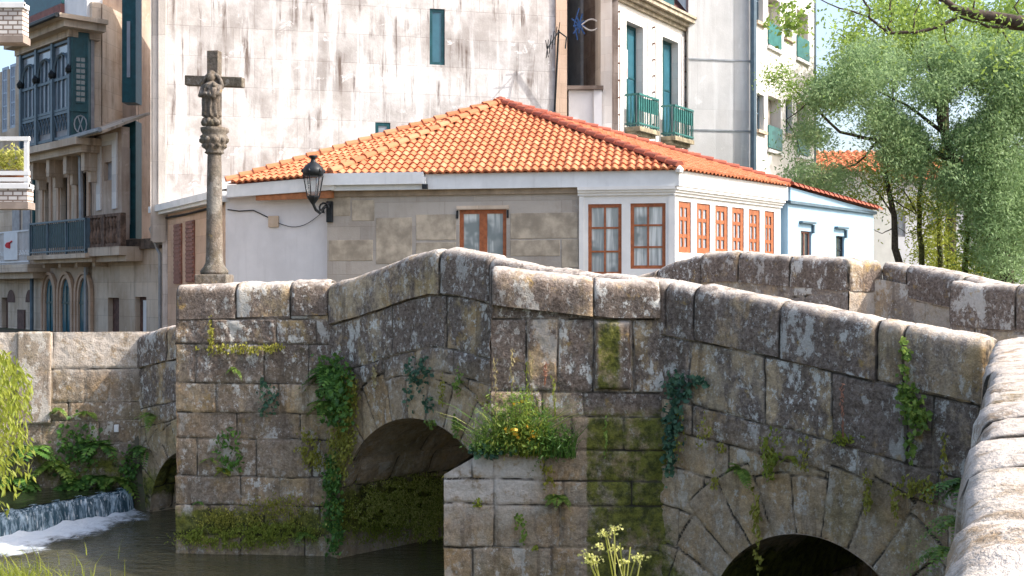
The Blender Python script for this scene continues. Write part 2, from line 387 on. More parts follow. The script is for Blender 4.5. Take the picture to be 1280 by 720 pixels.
n = NT('terracotta_tile'); r = n.attr('rnd'); p = n.pos()
c = n.cr(r, [(0, (.48,.15,.07)), (.35, (.53,.185,.085)), (.75, (.55,.205,.10)), (1, (.57,.24,.125))])
c = n.mix(n.math('MULTIPLY', n.ramp(n.noise(p, 2.4, 6, .7), .52, .74), .20), c, (.58,.36,.19))
c = n.mix(n.math('MULTIPLY', n.ramp(n.noise(p, 2.2, 5, .7), .60, .75), .5), c, (.14,.07,.045))
n.color(c).set(Roughness=.8); n.bump(n.noise(p, 40, 3), .2, .01); M['tile'] = n.m
n = NT('red_ridge_tile'); r = n.attr('rnd'); p = n.pos()
c = n.mix(n.noise(p, 6, 4), n.cr(r, [(0, (.26,.065,.045)), (1, (.40,.12,.07))]), (.33,.11,.07))
n.color(c).set(Roughness=.85); M['ridge'] = n.m

# foliage
M['willow'] = leaf_mat('willow_leaf', (.095,.165,.060), (.185,.285,.120), (.31,.42,.205), .40)
M['lime'] = leaf_mat('fresh_leaf', (.12,.17,.02), (.22,.27,.035), (.34,.36,.06), .45)
M['green'] = leaf_mat('green_leaf', (0.034,0.085,0.020), (0.076,0.178,0.034), (0.162,0.289,0.051), .3)
M['mid'] = leaf_mat('mid_green_leaf', (0.075,0.143,0.027), (0.150,0.247,0.045), (0.285,0.375,0.075), .4)
M['bluegreen'] = leaf_mat('bluish_ivy_leaf', (0.024,0.068,0.044), (0.054,0.128,0.076), (0.119,0.212,0.119), .25)
M['yellow'] = leaf_mat('yellow_green_moss', (.13,.14,.02), (.25,.24,.032), (.38,.35,.065), .3)
M['pale'] = leaf_mat('bright_yellow_green_leaf', (.30,.34,.05), (.46,.47,.11), (.62,.60,.24), .4)
M['straw'] = leaf_mat('dry_straw', (.26,.20,.09), (.36,.29,.13), (.46,.39,.20), .3)
M['pink'] = leaf_mat('dry_pinkish_stalk', (.34,.15,.09), (.40,.19,.12), (.44,.24,.17), .3)
M['orange'] = leaf_mat('orange_flower', (.50,.22,.02), (.60,.33,.03), (.65,.45,.05), .3)
M['redflower'] = leaf_mat('red_flower', (.40,.04,.02), (.55,.08,.03), (.6,.2,.05), .3)
# ------------------------------------------------------------------ the bridge's own axes
AX, AY = -2.58, 17.0; DX, DY = .727, -.687; NX, NY = -.687, -.727       # s along the wall, n towards the camera
WF = Fac((AX, AY), (DX, DY)); assert WF.n[0]*NX+WF.n[1]*NY > 0
TS = [-6.5, -5.2, -4.1, -2.0, 0, .6, 1.17, 1.7, 2.12, 2.6, 3.17, 4.07, 5.84, 7.47, 9.29, 11]
TZ = [3.05, 3.22, 3.42, 3.76, 4.08, 4.19, 4.32, 4.45, 4.52, 4.49, 4.405, 4.25, 4.087, 3.85, 3.545, 3.3]
top = lambda s: np.interp(s, TS, TZ)
WID = 6.2
ARCH = [(-3.62, .10, 1.26, .60), (1.83, .66, 1.63, .57), (7.56, .40, 1.17, .68)]     # s, springing z, radius, ring
WATER = .2

# ------------------------------------------------------------------ ground with the river's bed in it
def sw(x, y): return (x-AX)*DX+(y-AY)*DY, -((x-AX)*NX+(y-AY)*NY)
def ground_z(x, y):
    s, w = sw(x, y)
    left = np.where(w < -.5, -5.4+.55*np.minimum(0, w+.5)*.0, -5.0)
    left = np.where(w > 6, -4.2, left)
    zl = 2.15
    near = -.7+3.0*sstep(6.0, 12.2, s+.0*w)                 # near bank slopes up from the water
    near = np.where(w > -1.5, -.7+3.0*sstep(9.5, 9.9, s), near)
    z = np.where(s < left, zl, near)
    z = np.where((s < left) & (w < -.2) & (s > -14), -.7, z)   # mill pool in front of the bank wall
    z = np.where(w > 17, 2.3, z)
    z = np.where((y > 44), 2.3, z)
    m = np.hypot(x+5.6, (y-9.2)*.8)
    z = np.maximum(z, -.7+2.25*np.exp(-(m/1.9)**2)+.0*x)
    return z+.10*fbm(x*1.3, y*1.3, 5)*(np.abs(x) < 60)
def axis(lo, hi): return np.unique(np.concatenate([np.linspace(lo, hi, 190), -np.geomspace(-lo, 1500, 16), np.geomspace(hi, 1800, 16)]))
gx = axis(-24, 26); gy = np.unique(np.concatenate([-np.geomspace(8, 1500, 12), np.linspace(-8, 60, 200), np.geomspace(60, 2000, 18)]))
X, Y = np.meshgrid(gx, gy); Z = ground_z(X, Y)
i = np.arange(len(gy)-1)[:, None]*len(gx)+np.arange(len(gx)-1)[None, :]
Fg = np.stack([i, i+1, i+1+len(gx), i+len(gx)], -1).reshape(-1, 4)
n = NT('bank_earth'); p = n.pos()
c = n.cr(n.noise(p, 1.5, 6, .7), [(.3, (.075,.062,.042)), (.5, (.10,.085,.055)), (.7, (.06,.085,.025))]); n.color(c); n.bump(n.noise(p, 9, 5), .5, .05)
structure(mesh_obj('ground', np.stack([X, Y, Z], -1), Fg, n.m, smooth=True))

# ------------------------------------------------------------------ water
n = NT('river_water'); p = n.pos()
n.color(n.mix(n.noise(p, 1.2, 5, .6), (.035,.038,.018), (.10,.085,.038))).set(Roughness=.08); n.b.inputs['Specular IOR Level'].default_value = .5
wv = n.math('ADD', n.noise(n.scale(p, 1.0, 2.2, 1), 2.6, 5, .6, .4), n.math('MULTIPLY', n.noise(p, 11, 3), .35)); n.bump(wv, .85, .12); M['water'] = n.m
structure(MB().add([(-9.5,4,WATER),(12,4,WATER),(26,34,WATER),(-6,34,WATER),(-6.44,20.37,WATER),(-7.74,18.05,WATER),(-9.5,14.9,WATER)], [(0,1,2,3,4,5,6)]).build('river', M['water']))
n = NT('mill_pool_water'); p = n.pos()
n.color((.022,.030,.014)).set(Roughness=.06); n.b.inputs['Specular IOR Level'].default_value = .5; n.bump(n.noise(n.scale(p,1,2,1), 3.2, 4), .35, .06)
UP = .6
structure(MB().add([(-6.53,20.42,UP),(-7.80,18.15,UP),(-9.6,14.9,UP),(-20,14.9,UP),(-20,20.75,UP),(-6.5,20.75,UP)], [(5,4,3,2,1,0)]).build('mill_pool', n.m))
# the fall: a rounded lip and a streaked sheet down to the foam
n = NT('falling_water'); p = n.pos()
g = n.n('ShaderNodeSeparateXYZ'); n.l(p, g.inputs[0])
st = n.noise(n.scale(p, 15, 9, .55), 1.0, 6, .74, .25)
c = n.mix(n.ramp(st, .44, .66), (.030,.075,.105), (.40,.52,.60)); c = n.mix(n.math('MULTIPLY', n.ramp(n.noise(n.scale(p, 32, 18, 1.6), 1.0, 3), .55, .72), .8), c, (.72,.78,.80))
n.color(c).set(Roughness=.18); n.b.inputs['Specular IOR Level'].default_value = .5; n.bump(st, .8, .06); M['fall'] = n.m
cr0, cr1 = np.array([-6.53, 20.42]), np.array([-9.6, 14.9]); nn = 110
V = []; prof = [(-.10, UP-.004), (-.01, UP-.012), (.06, UP-.05), (.10, UP-.14), (.125, UP-.26), (.145, UP-.36), (.16, WATER-.03)]
fd = np.array([.87, -.49])
for k in range(nn+1):
    t = k/nn; c2 = cr0+(cr1-cr0)*t; j = .012*math.sin(t*57)+.010*math.sin(t*131+1)+.02*math.sin(t*23)
    for q, (d, z) in enumerate(prof):
        e = c2+fd*(d+j*min(1, q/3)); V.append((e[0], e[1], z+.012*math.sin(t*90)*(q < 3)))
m = len(prof); Fq = [(k*m+q, (k+1)*m+q, (k+1)*m+q+1, k*m+q+1) for k in range(nn) for q in range(m-1)]
structure(mesh_obj('waterfall', V, Fq, M['fall'], smooth=True))
# foam below the fall, lumpy and thinning outwards
n = NT('white_foam'); p = n.pos(); fa = n.attr('fade')
fm = n.ramp(n.math('ADD', n.noise(n.scale(p, 1.0, 1.0, 1), 4.2, 7, .74, .5), n.math('SUBTRACT', fa, .52)), .30, .70)
n.color(n.mix(n.noise(p, 16, 4), (.62,.68,.72), (.82,.85,.86))).set(Roughness=.6)
tr = n.n('ShaderNodeBsdfTransparent'); mx = n.n('ShaderNodeMixShader'); n.l(fm, mx.inputs[0]); n.l(tr.outputs[0], mx.inputs[1]); n.l(n.b.outputs[0], mx.inputs[2]); n.l(mx.outputs[0], n.out.inputs[0])
n.bump(n.noise(p, 9, 6, .7), .9, .06)
V = []; fade = []; nk, nq = 90, 26
for k in range(nk+1):
    t = k/nk; c2 = cr0+(cr1-cr0)*t
    for q in range(nq+1):
        u = q/nq; w_ = (1.0+1.2*t)*(1+.12*math.sin(t*31)); e = c2+fd*(.13+u*w_)
        V.append((e[0], e[1], WATER+.006+.10*max(0, 1-u*2.2)**2*float(vnoise(np.array(t*30), np.array(u*6.), 3))+.03*(1-u)*float(vnoise(np.array(t*70), np.array(u*14.), 4))))
        fade.append((1-u)**.8*min(1, .55+t*2.2))
m = nq+1; Fq = [(k*m+q, (k+1)*m+q, (k+1)*m+q+1, k*m+q+1) for k in range(nk) for q in range(nq)]
o = mesh_obj('foam', V, Fq, n.m, None, {'fade': fade}, True); structure(o)

# ------------------------------------------------------------------ stone sheets: a wall face with real, uneven blocks
def courses(rel, bands, joints):
    """rel: distance below the top line; bands: depths; joints: list of joint positions per band -> (id, distance to joint)"""
    return None
def sheet(name, F, s0, s1, ztop, zbot, layout, res, mat, parent, arches=(), d0=0.0, amp=1.0, fields=None, seed=1):
    ns = max(2, int((s1-s0)/res)); s = np.linspace(s0, s1, ns+1)
    zt = ztop(s) if callable(ztop) else np.full(ns+1, float(ztop))
    nz = max(2, int((zt.max()-zbot)/res)); t = np.linspace(0, 1, nz+1)
    S, T = np.meshgrid(s, t, indexing='ij'); Zz = zbot+T*(zt[:, None]-zbot)
    inside = np.zeros(S.shape, bool)
    for sc, zc, r, _ in arches:                                    # the opening: snap the nearest points onto its edge
        def gap(S, Zz):
            h = np.hypot(S-sc, Zz-zc); low = Zz < zc
            return np.where(low, np.abs(S-sc)-r, h-r)
        g = gap(S, Zz); near = np.abs(g) < res*.75
        k = np.hypot(S-sc, np.maximum(Zz-zc, 0)); k = np.where(k < 1e-6, 1, k); f = r/k
        Sn = np.where(near, sc+(S-sc)*f, S); Zn = np.where(near & (Zz > zc), zc+(Zz-zc)*f, Zz); S, Zz = Sn, Zn
        inside |= (gap(S, Zz) < -res*.2)
    ws = S+.030*fbm(S*2.3, Zz*2.3, seed)+.010*fbm(S*11, Zz*11, seed+3); wz = Zz+.045*fbm(S*1.7, Zz*2.9, seed+9)+.012*fbm(S*12, Zz*12, seed+5)
    sid, dist = layout(ws, wz)
    rn = hsh(sid, sid*0+3, seed); rn2 = hsh(sid, sid*0+5, seed)
    jw = .004+.022*vnoise(S*3, Zz*3, seed+2)**2
    prof = sstep(0, 1, dist/(jw+.013))
    disp = d0+amp*(-.026*(1-prof)+(rn2-.5)*.034+.040*fbm(S*3, Zz*3, seed+11)+.030*fbm(S*13, Zz*13, seed+13))
    P = np.stack([F.O[0]+F.u[0]*S+F.n[0]*disp, F.O[1]+F.u[1]*S+F.n[1]*disp, Zz], -1)
    m = nz+1; i = np.arange(ns)[:, None]*m+np.arange(nz)[None, :]
    q = np.stack([i, i+m, i+m+1, i+1], -1).reshape(-1, 4)
    ins = inside.ravel(); q = q[~ins[q].any(1)]
    fl = fields(S, Zz) if fields else {}
    at = {'rnd': rn.ravel(), 'edge': np.clip(dist, 0, 1).ravel(), 'wx': np.broadcast_to(fl.get('wx', .5), S.shape).ravel(),
          'moss': np.broadcast_to(fl.get('moss', 0.), S.shape).ravel(), 'pale': np.broadcast_to(fl.get('pale', 0.), S.shape).ravel()}
    return mesh_obj(name, P, q, mat, parent, at, True)

def band_layout(ref, cuts, joints, arches=(), seed=0):
    """ref(s): level the cuts are measured from (downwards); joints[k]: sorted joint positions of band k"""
    cuts = np.asarray(cuts, float)
    def f(s, z):
        r = ref(s)-z
        k = np.clip(np.searchsorted(cuts, r)-1, 0, len(cuts)-2)
        d = np.minimum(np.abs(r-cuts[k]), np.abs(r-cuts[k+1])); sid = np.zeros(s.shape, np.int64)
        for b in range(len(cuts)-1):
            mk = k == b; J = np.asarray(joints[b]); 
            if not mk.any(): continue
            x = s[mk]; i = np.searchsorted(J, x); dj = np.full(x.shape, 9.)
            dj = np.minimum(dj, np.abs(x-J[np.clip(i, 0, len(J)-1)])); dj = np.minimum(dj, np.abs(x-J[np.clip(i-1, 0, len(J)-1)]))
            d[mk] = np.minimum(d[mk], dj); sid[mk] = b*200+i+1
        for q, (sc, zc, rad, ring) in enumerate(arches):
            h = np.hypot(s-sc, z-zc); an = np.arctan2(z-zc, s-sc); nv = 15 if rad > 1.4 else 13
            rr = ring*(1+.16*np.sin(np.floor(an/(math.pi/nv))*7.7+q))
            mk = (h < rad+rr) & (z > zc)
            va = an/(math.pi/nv); fr = va-np.floor(va)
            dv = np.minimum(np.minimum(fr, 1-fr)*math.pi/nv*h, np.abs(rad+rr-h))
            d = np.where(mk, dv, np.minimum(d, np.where(z > zc, np.abs(h-rad-rr), 9))); sid = np.where(mk, 5000+q*100+np.floor(va).astype(np.int64), sid)
        return sid, d
    return f
def rnd_joints(a, b, w, seed, var=.5):
    g = np.random.default_rng(seed); J = [a-.3]
    while J[-1] < b+.3: J.append(J[-1]+w*(1+var*(g.random()*2-1)))
    return J
sx = lambda px: WF.a(px)
bridge = thing('stone_bridge', 'old humpbacked granite bridge with arches and lichen-covered parapets over the river', 'bridge', (1.2, 14.2, 0))

cuts = [0, .60, 1.29, 1.60, 2.02, 2.45, 2.86, 3.3, 3.75, 4.2, 4.7, 5.6]
J = [[sx(412), sx(550), sx(612), sx(742), sx(868), sx(975), sx(1096), sx(1130), sx(1215)],
     [-5, -3.2, -1.4, sx(414), sx(490), sx(557), sx(613), sx(658), sx(740), sx(862), sx(955), sx(1040), sx(1133), sx(1165), sx(1222)],
     rnd_joints(-6, 10, .62, 3, .35)]+[rnd_joints(-6, 10, .85, 10+k) for k in range(8)]
def wall_fields(S, Z):
    r = top(S)-Z; ft = .55*fbm(S*1.1, Z*1.1, 77)
    wx = np.clip(1.25-np.maximum(0, r-1.1)*1.6+ft, .12, 1)
    moss = .20+.25*fbm(S*.9, Z*.9, 31)+.55*np.exp(-((Z-.55)/.5)**2)+.22*np.exp(-((r-1.6)/.12)**2)
    moss = moss+.35*np.exp(-((S-5.75)/.25)**2)*(Z < 2.6)
    return {'wx': wx, 'moss': moss, 'pale': .35*np.exp(-((r)/.12)**2)}
sheet('spandrel_wall', WF, -5.6, 9.31, lambda s: top(s)-.52, -.7, band_layout(top, cuts, J, ARCH, 1), .021, M['bridge'], bridge, ARCH, 0, 1, wall_fields, 1)

def coping(name, pts, ztop, parent, wid=.44, h=.56, lens=None, mat=None, seed=5, out=.03, wx=.95, pale=1.0):
    """a row of rounded capping blocks along a plan polyline of (x, y); ztop(dist along) ; outer side = left normal supplied by caller order"""
    g = np.random.default_rng(seed); V = []; Fq = []; rn = []; wxs = []; pls = []; ed = []
    P = [np.array(p, float) for p in pts]; base = 0.; allq = 0
    for (p, q) in zip(P[:-1], P[1:]):
        L = np.hypot(*(q-p)); u = (q-p)/L; nrm = np.array([u[1], -u[0]])
        js = [0.]
        if lens is not None: js = [x for x in lens]; 
        else:
            while js[-1] < L-.45: js.append(js[-1]+.85*(1+.45*(g.random()*2-1)))
            js[-1] = L
        for a, b in zip(js[:-1], js[1:]):
            n = max(6, int((b-a)/.035)); r0 = g.random(); dz = (g.random()-.5)*.03; dn = (g.random()-.5)*.03
            hh = h*(1+.0*g.random())
            sec = [(out, -hh), (out, -hh*.75), (out, -hh*.5), (out, -hh*.28), (out-.012, -.10), (out-.045, -.045), (out-.10, -.012), (out-.2, 0), (out-wid*.5, .006), (out-wid+.10, -.012), (out-wid+.045, -.045), (out-wid+.012, -.10), (out-wid, -hh*.28), (out-wid, -hh*.6), (out-wid, -hh)]
            off0 = len(V); gap = .003
            for i in range(n+1):
                t = i/n; d = a+gap+(b-a-2*gap)*t
                e = min(t, 1-t)*(b-a); sh = .020*math.exp(-(e/.022)**1.0*1.2)
                for k, (o_, z_) in enumerate(sec):
                    c = p+u*d; zz = ztop(base+d)
                    nx_ = float(fbm(np.array((base+d)*4+seed), np.array(o_*4+z_*5.), seed+1))*.05+float(fbm(np.array((base+d)*15.), np.array(o_*15+z_*15.), seed+2))*.018
                    cx = (k/(len(sec)-1)-.5)*2
                    on = o_+dn+(nx_ if abs(cx) > .3 else 0)*np.sign(-cx)-np.sign(-cx)*sh*(1 if abs(cx) > .2 else 0)
                    zv = zz+z_+dz+(nx_*1.0-sh if z_ > -.2 else 0)
                    V.append((c[0]+nrm[0]*on, c[1]+nrm[1]*on, zv)); rn.append(r0); wxs.append(wx)
                    pls.append(pale*max(0., 1.0+z_/.10) if z_ > -.12 else .0); ed.append(min(e, .2))
            m = len(sec)
            for i in range(n):
                for k in range(m-1): Fq.append((off0+i*m+k, off0+i*m+k+1, off0+(i+1)*m+k+1, off0+(i+1)*m+k))
            Fq.append(tuple(off0+k for k in range(m-1, -1, -1))); Fq.append(tuple(off0+n*m+k for k in range(m)))
        base += L
    o = mesh_obj(name, V, Fq, mat or M['bridge'], parent, {'rnd': rn, 'edge': ed, 'wx': wxs, 'pale': pls, 'moss': [.12]*len(V)}, True)
    return o
wp = lambda s, d=0: (AX+DX*s+NX*d, AY+DY*s+NY*d)
# near parapet: outer side towards the camera is the right-hand normal of the direction -s .. use +s and check
_u = np.array([DX, DY]); assert np.dot(np.array([_u[1], -_u[0]]), (NX, NY)) > 0
js = [0, 1.05, 2.2, sx(412)+5.6, sx(550)+5.6, sx(612)+5.6, sx(742)+5.6, sx(832)+5.6, sx(868)+5.6, sx(975)+5.6, sx(1096)+5.6, sx(1130)+5.6, 14.91]
js = [0, 1.25, 2.5, 3.6, 4.6]+js[3:]
coping('coping', [wp(-5.6), wp(9.31)], lambda d: float(top(d-5.6)), bridge, h=.585, lens=js, seed=5)
# inner faces, road deck and the far parapet
Fin = Fac(wp(0, -.42), (DX, DY))
deck_z = lambda s: top(s)-1.02
ss = np.linspace(-8, 13, 80)
Vd = []; 
for s_ in ss:
    for w_ in (-.38, -WID+.15): x, y = wp(s_, w_); Vd.append((x, y, float(deck_z(np.clip(s_, -6, 10)))))
structure(mesh_obj('roadway', Vd, [(2*i, 2*i+2, 2*i+3, 2*i+1) for i in range(len(ss)-1)], streaked('worn_granite_paving', (.24,.21,.18), (.30,.27,.24), (.15,.13,.11), .6, .3, .2, .4, .4)))
MB().prism([wp(9.45, -.6), wp(13, -.6), wp(13, -WID+.2), wp(9.45, -WID+.2)], -.5, 2.2).build('abutment', M['bridge'], bridge)
# inner side of the near parapet (not seen from the photograph's side)
Vd = []
for s_ in np.linspace(-5.6, 9.31, 50):
    x, y = wp(s_, -.41); Vd += [(x, y, float(deck_z(s_))-.1), (x, y, float(top(s_))-.5)]
mesh_obj('parapet_inner_face', Vd, [(2*i, 2*i+1, 2*i+3, 2*i+2) for i in range(49)], M['bridge'], bridge, {'rnd': [.5]*100, 'edge': [.2]*100, 'wx': [.8]*100})
# far parapet: straight, a pointed refuge, straight again
FW = 6.2
fp = lambda s, w=FW: (AX+DX*s-NX*w, AY+DY*s-NY*w)
ftop = lambda s: float(np.interp(s, [-5.5, -2, 0, .9, 1.5, 2.0, 2.6, 3.6, 5.0, 5.2, 6.9, 7.6, 9.3, 11], [3.3, 3.8, 4.05, 4.28, 4.47, 4.58, 4.60, 4.52, 4.44, 4.40, 4.08, 4.06, 3.75, 3.5]))
apx = fp(4.98, FW+.62)
class Seg: pass
def far_run(name_c, name_f, pts, svals, seed, side_fields, hc=.5, jo=None):
    """coping row + wall face below, seen from the road side"""
    P = [np.array(q) for q in pts]
    L = [0]+list(np.cumsum([np.hypot(*(b-a)) for a, b in zip(P[:-1], P[1:])]))
    zt = lambda d: ftop(np.interp(d, L, svals))
    coping(name_c, pts, zt, bridge, wid=.5, h=hc, seed=seed, lens=jo, wx=.95)
    for k, (a, b) in enumerate(zip(P[:-1], P[1:])):
        F = Fac(tuple(a), tuple(b-a)); d = L[k]; ln = L[k+1]-L[k]
        tz = lambda s, d=d: np.array([zt(d+x)-hc+.05 for x in np.atleast_1d(s)])
        zf = lambda s, d=d: np.interp(d+s, L, [ftop(v) for v in svals])
        lay = band_layout(zf, [0, hc, hc+.45, hc+.95, hc+1.6, 5], [rnd_joints(-1, 9, .9, seed+30), rnd_joints(-1, 9, .8, seed+31), rnd_joints(-1, 9, .7, seed+32), rnd_joints(-1, 9, .7, seed+33), rnd_joints(-1, 9, .8, seed+34)])
        sheet(name_f, F, 0, ln, tz, 2.0, lay, .035, M['bridge'], bridge, (), 0, .8, side_fields, seed)
ff = lambda S, Z: {'wx': .9+.3*fbm(S, Z, 8), 'moss': .1, 'pale': .2}
fl2 = lambda S, Z: {'wx': .25+.4*fbm(S, Z, 8), 'moss': .1, 'pale': .6}
far_run('coping', 'parapet_face', [fp(-5.5), fp(4.72)], [-5.5, 4.72], 41, ff)
far_run('refuge_coping', 'refuge_face', [fp(4.74), apx], [4.74, 5.0], 47, fl2, jo=[0, .33, .66] if False else None)
far_run('refuge_coping', 'refuge_face', [apx, fp(6.95, FW+.05)], [5.05, 6.95], 53, fl2)
far_run('coping', 'parapet_face', [fp(6.42, FW-.25), fp(10.5, FW-.25)], [6.6, 10.5], 59, ff, hc=.62)
# outer face of the far side
Vd = []; 
for s_ in np.linspace(-5.5, 10.5, 60):
    x, y = fp(s_, FW+.45); Vd += [(x, y, -.6 if not any(abs(s_-a[0]) < a[2] for a in ARCH) else 2.2), (x, y, ftop(s_)-.3)]
mesh_obj('outer_wall', Vd, [(2*i, 2*i+1, 2*i+3, 2*i+2) for i in range(59)], M['bridge'], bridge, {'rnd': [.4]*120, 'edge': [.2]*120, 'wx': [.6]*120})

# arch barrels
for q, (sc, zc, r, ring) in enumerate(ARCH):
    na, nd = 90, 110; leg = zc+.7
    tt = np.linspace(-leg, math.pi*r+leg, na+1); dd = np.linspace(-.02, FW+.45, nd+1)
    A, D = np.meshgrid(tt, dd, indexing='ij')
    ang = np.clip(A/r, 0, math.pi); bs = sc-r*np.cos(ang); bz = zc+r*np.sin(ang)+np.where(A < 0, A, 0)-np.where(A > math.pi*r, A-math.pi*r, 0)
    lay = band_layout(lambda s: 0*s+20, list(20-np.arange(14, -3, -.42)), [rnd_joints(-1, 9, .9, 300+k) for k in range(60)])
    sid, di = lay(D+.02*fbm(D*3, A*3, 4), A+.03*fbm(D*2, A*2, 6))
    disp = -.045*(1-sstep(0, .04, di))+.04*(hsh(sid, sid*0+1, q)-.5)+.05*fbm(D*3, A*3, 9)+.02*fbm(D*12, A*12, 10)
    disp = disp*sstep(-.02, .25, D)
    nsx, nsz = np.cos(ang), -np.sin(ang)
    S_ = bs+nsx*disp; Z_ = bz+nsz*disp
    Vb = np.stack([AX+DX*S_-NX*D, AY+DY*S_-NY*D, Z_], -1)
    m = nd+1; i = np.arange(na)[:, None]*m+np.arange(nd)[None, :]
    moss = .25+.75*np.exp(-((bz-.85)/.42)**2)*(A < 2)+.25*fbm(D*1.2, A*1.2, 12)
    mesh_obj('arch_barrel', Vb, np.stack([i, i+1, i+m+1, i+m], -1).reshape(-1, 4), M['bridge'], bridge,
             {'rnd': hsh(sid, sid*0+2, q).ravel(), 'edge': di.ravel(), 'wx': np.full(di.size, .08), 'moss': moss.ravel()}, True)  # low wx keeps the barrel stone lighter, offsetting the dim light inside

# cutwaters: triangular piers whose downstream face looks at the camera
def cutwater(C2, apex, left, apex_low, zsplit, ztop, cuts, joints, seed, fields, joff=0):
    F = Fac(C2, (apex_low[0]-C2[0], apex_low[1]-C2[1])); La = math.hypot(apex[0]-C2[0], apex[1]-C2[1]); Lb = math.hypot(apex_low[0]-C2[0], apex_low[1]-C2[1])
    lay = band_layout(lambda s: 0*s+5.0, cuts, joints)
    sheet('cutwater_face', F, -.05, La, ztop, -.7, lay, .02, M['bridge'], bridge, (), 0, 1, fields, seed)
    if Lb > La+.05:
        sheet('cutwater_face', F, La-.02, Lb, lambda s: zsplit+.32-.30*(s-La)/(Lb-La), -.7, lay, .02, M['bridge'], bridge, (), .012, 1, fields, seed)
    # hidden flank and the sloping shoulder
    F2 = Fac(apex_low, (left[0]-apex_low[0], left[1]-apex_low[1])); L2 = math.hypot(left[0]-apex_low[0], left[1]-apex_low[1])
    jj = [rnd_joints(-1, 4, .8, seed+60+k) for k in range(len(cuts)-1)]
    sheet('cutwater_flank', F2, 0, L2, zsplit, -.7, band_layout(lambda s: 0*s+5.0, cuts, jj), .035, M['bridge'], bridge, (), 0, 1, fields, seed+1)
    if Lb > La+.05:
        lu = (left[0]+.08, left[1]-.05)
        F3 = Fac(apex, (lu[0]-apex[0], lu[1]-apex[1])); L3 = math.hypot(lu[0]-apex[0], lu[1]-apex[1])
        sheet('cutwater_flank', F3, 0, L3, ztop, zsplit-.1, band_layout(lambda s: 0*s+5.0, cuts, jj), .03, M['bridge'], bridge, (), 0, 1, fields, seed+2)
        a_, b_ = apex_low, apex; ns_, nt_ = 30, 14; Vc = []
        for i in range(ns_+1):
            for j in range(nt_+1):
                t, u = i/ns_, j/nt_
                p0 = np.array([a_[0]+(left[0]-a_[0])*t, a_[1]+(left[1]-a_[1])*t, zsplit+.0]); p1 = np.array([b_[0]+(lu[0]-b_[0])*t, b_[1]+(lu[1]-b_[1])*t, zsplit+.32])
                v = p0+(p1-p0)*u; v[2] += .05*math.sin(math.pi*u)+.04*float(fbm(np.array(t*6.), np.array(u*4.), seed)); Vc.append(v)
        m = nt_+1
        mesh_obj('cutwater_shoulder', Vc, [(i*m+j, i*m+j+1, (i+1)*m+j+1, (i+1)*m+j) for i in range(ns_) for j in range(nt_)], M['bridge'], bridge,
                 {'rnd': [.5]*len(Vc), 'edge': [.2]*len(Vc), 'wx': [.3]*len(Vc), 'pale': [.9]*len(Vc), 'moss': [.3]*len(Vc)}, True)
C2 = wp(5.79); AL = PW(555, 360, 13.2)[:2]; AU = PW(614, 360, 13.155)[:2]; LF = wp(3.46)
FP = Fac(C2, (AL[0]-C2[0], AL[1]-C2[1])); pa = lambda px: FP.a(px)
zc_ = [4.2, 3.66, 2.865, 2.60, 2.235, 1.90, 1.63, 1.155, .72, .25, -.8]
cutsP = [0]+[5-z for z in zc_]
def rj(l): return sorted([pa(x) for x in l])
jP = [[-2], rj([742, 850]), rj([658, 697, 742, 792, 850]), rj([600, 678, 731, 850]), rj([640, 715, 780, 850]), rj([590, 680, 850]), rj([617, 704, 790, 850]), rj([617, 700, 850]), rj([590, 690, 770, 850]), rj([621, 720, 850]), rj([600, 690, 760, 850]), rj([620, 700])]
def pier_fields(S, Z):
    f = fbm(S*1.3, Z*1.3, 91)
    right = sstep(.05, .0, S-pa(735)); low = sstep(3.0, 2.5, Z)  # mossy right strip, deepened so its colour suggests a turned, shaded face
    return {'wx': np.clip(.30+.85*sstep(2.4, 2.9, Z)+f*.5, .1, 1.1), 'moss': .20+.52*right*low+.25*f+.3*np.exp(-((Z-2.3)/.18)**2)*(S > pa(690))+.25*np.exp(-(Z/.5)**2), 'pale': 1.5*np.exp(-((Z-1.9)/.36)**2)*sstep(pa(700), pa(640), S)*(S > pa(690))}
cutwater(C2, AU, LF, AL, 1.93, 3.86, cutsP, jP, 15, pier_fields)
cx0, cx1 = sorted((pa(742), pa(790))); cxa, cxb = sorted((pa(656), pa(741.5)))
def proud(x0, x1, z0, z1, d, seed):
    nx_, nz_ = int((x1-x0)/.02)+2, int((z1-z0)/.02)+2; S, Zp = np.meshgrid(np.linspace(x0, x1, nx_), np.linspace(z0, z1, nz_), indexing='ij')
    e = np.minimum(np.minimum(S-x0, x1-S), np.minimum(Zp-z0, z1-Zp)); dd = d*sstep(-.004, .045, e)-.05*(e < .006)+.03*fbm(S*4, Zp*4, seed)+.016*fbm(S*16, Zp*16, seed+1)
    P = np.stack([FP.O[0]+FP.u[0]*S+FP.n[0]*dd, FP.O[1]+FP.u[1]*S+FP.n[1]*dd, Zp], -1); i = np.arange(nx_-1)[:, None]*nz_+np.arange(nz_-1)[None, :]
    olive = sstep(pa(742), pa(750), S)*sstep(pa(784), pa(770), S) if pa(742) < pa(750) else sstep(-pa(742), -pa(750), -S)*sstep(-pa(784), -pa(770), -S)
    mesh_obj('projecting_stone', P, np.stack([i, i+nz_, i+nz_+1, i+1], -1).reshape(-1, 4), M['bridge'], bridge, {'rnd': np.full(S.size, .3+.07*seed % .6), 'edge': np.full(S.size, .3), 'wx': np.clip(1.0-.8*olive, 0, 1).ravel(), 'moss': (.15+.55*olive*(seed == 3)).ravel(), 'pale': (.8*sstep(z1-.10, z1-.02, Zp)).ravel()}, True)
proud(cx0, cx1, 2.885, 3.66, .06, 3)
coping('cutwater_coping', [AU, (C2[0]-.02, C2[1])], lambda d: 4.235-.155*min(1, d/1.35), bridge, wid=.5, h=.42, lens=[0, math.dist(AU, C2)*.60, math.dist(AU, C2)-.02], seed=21, out=.07)
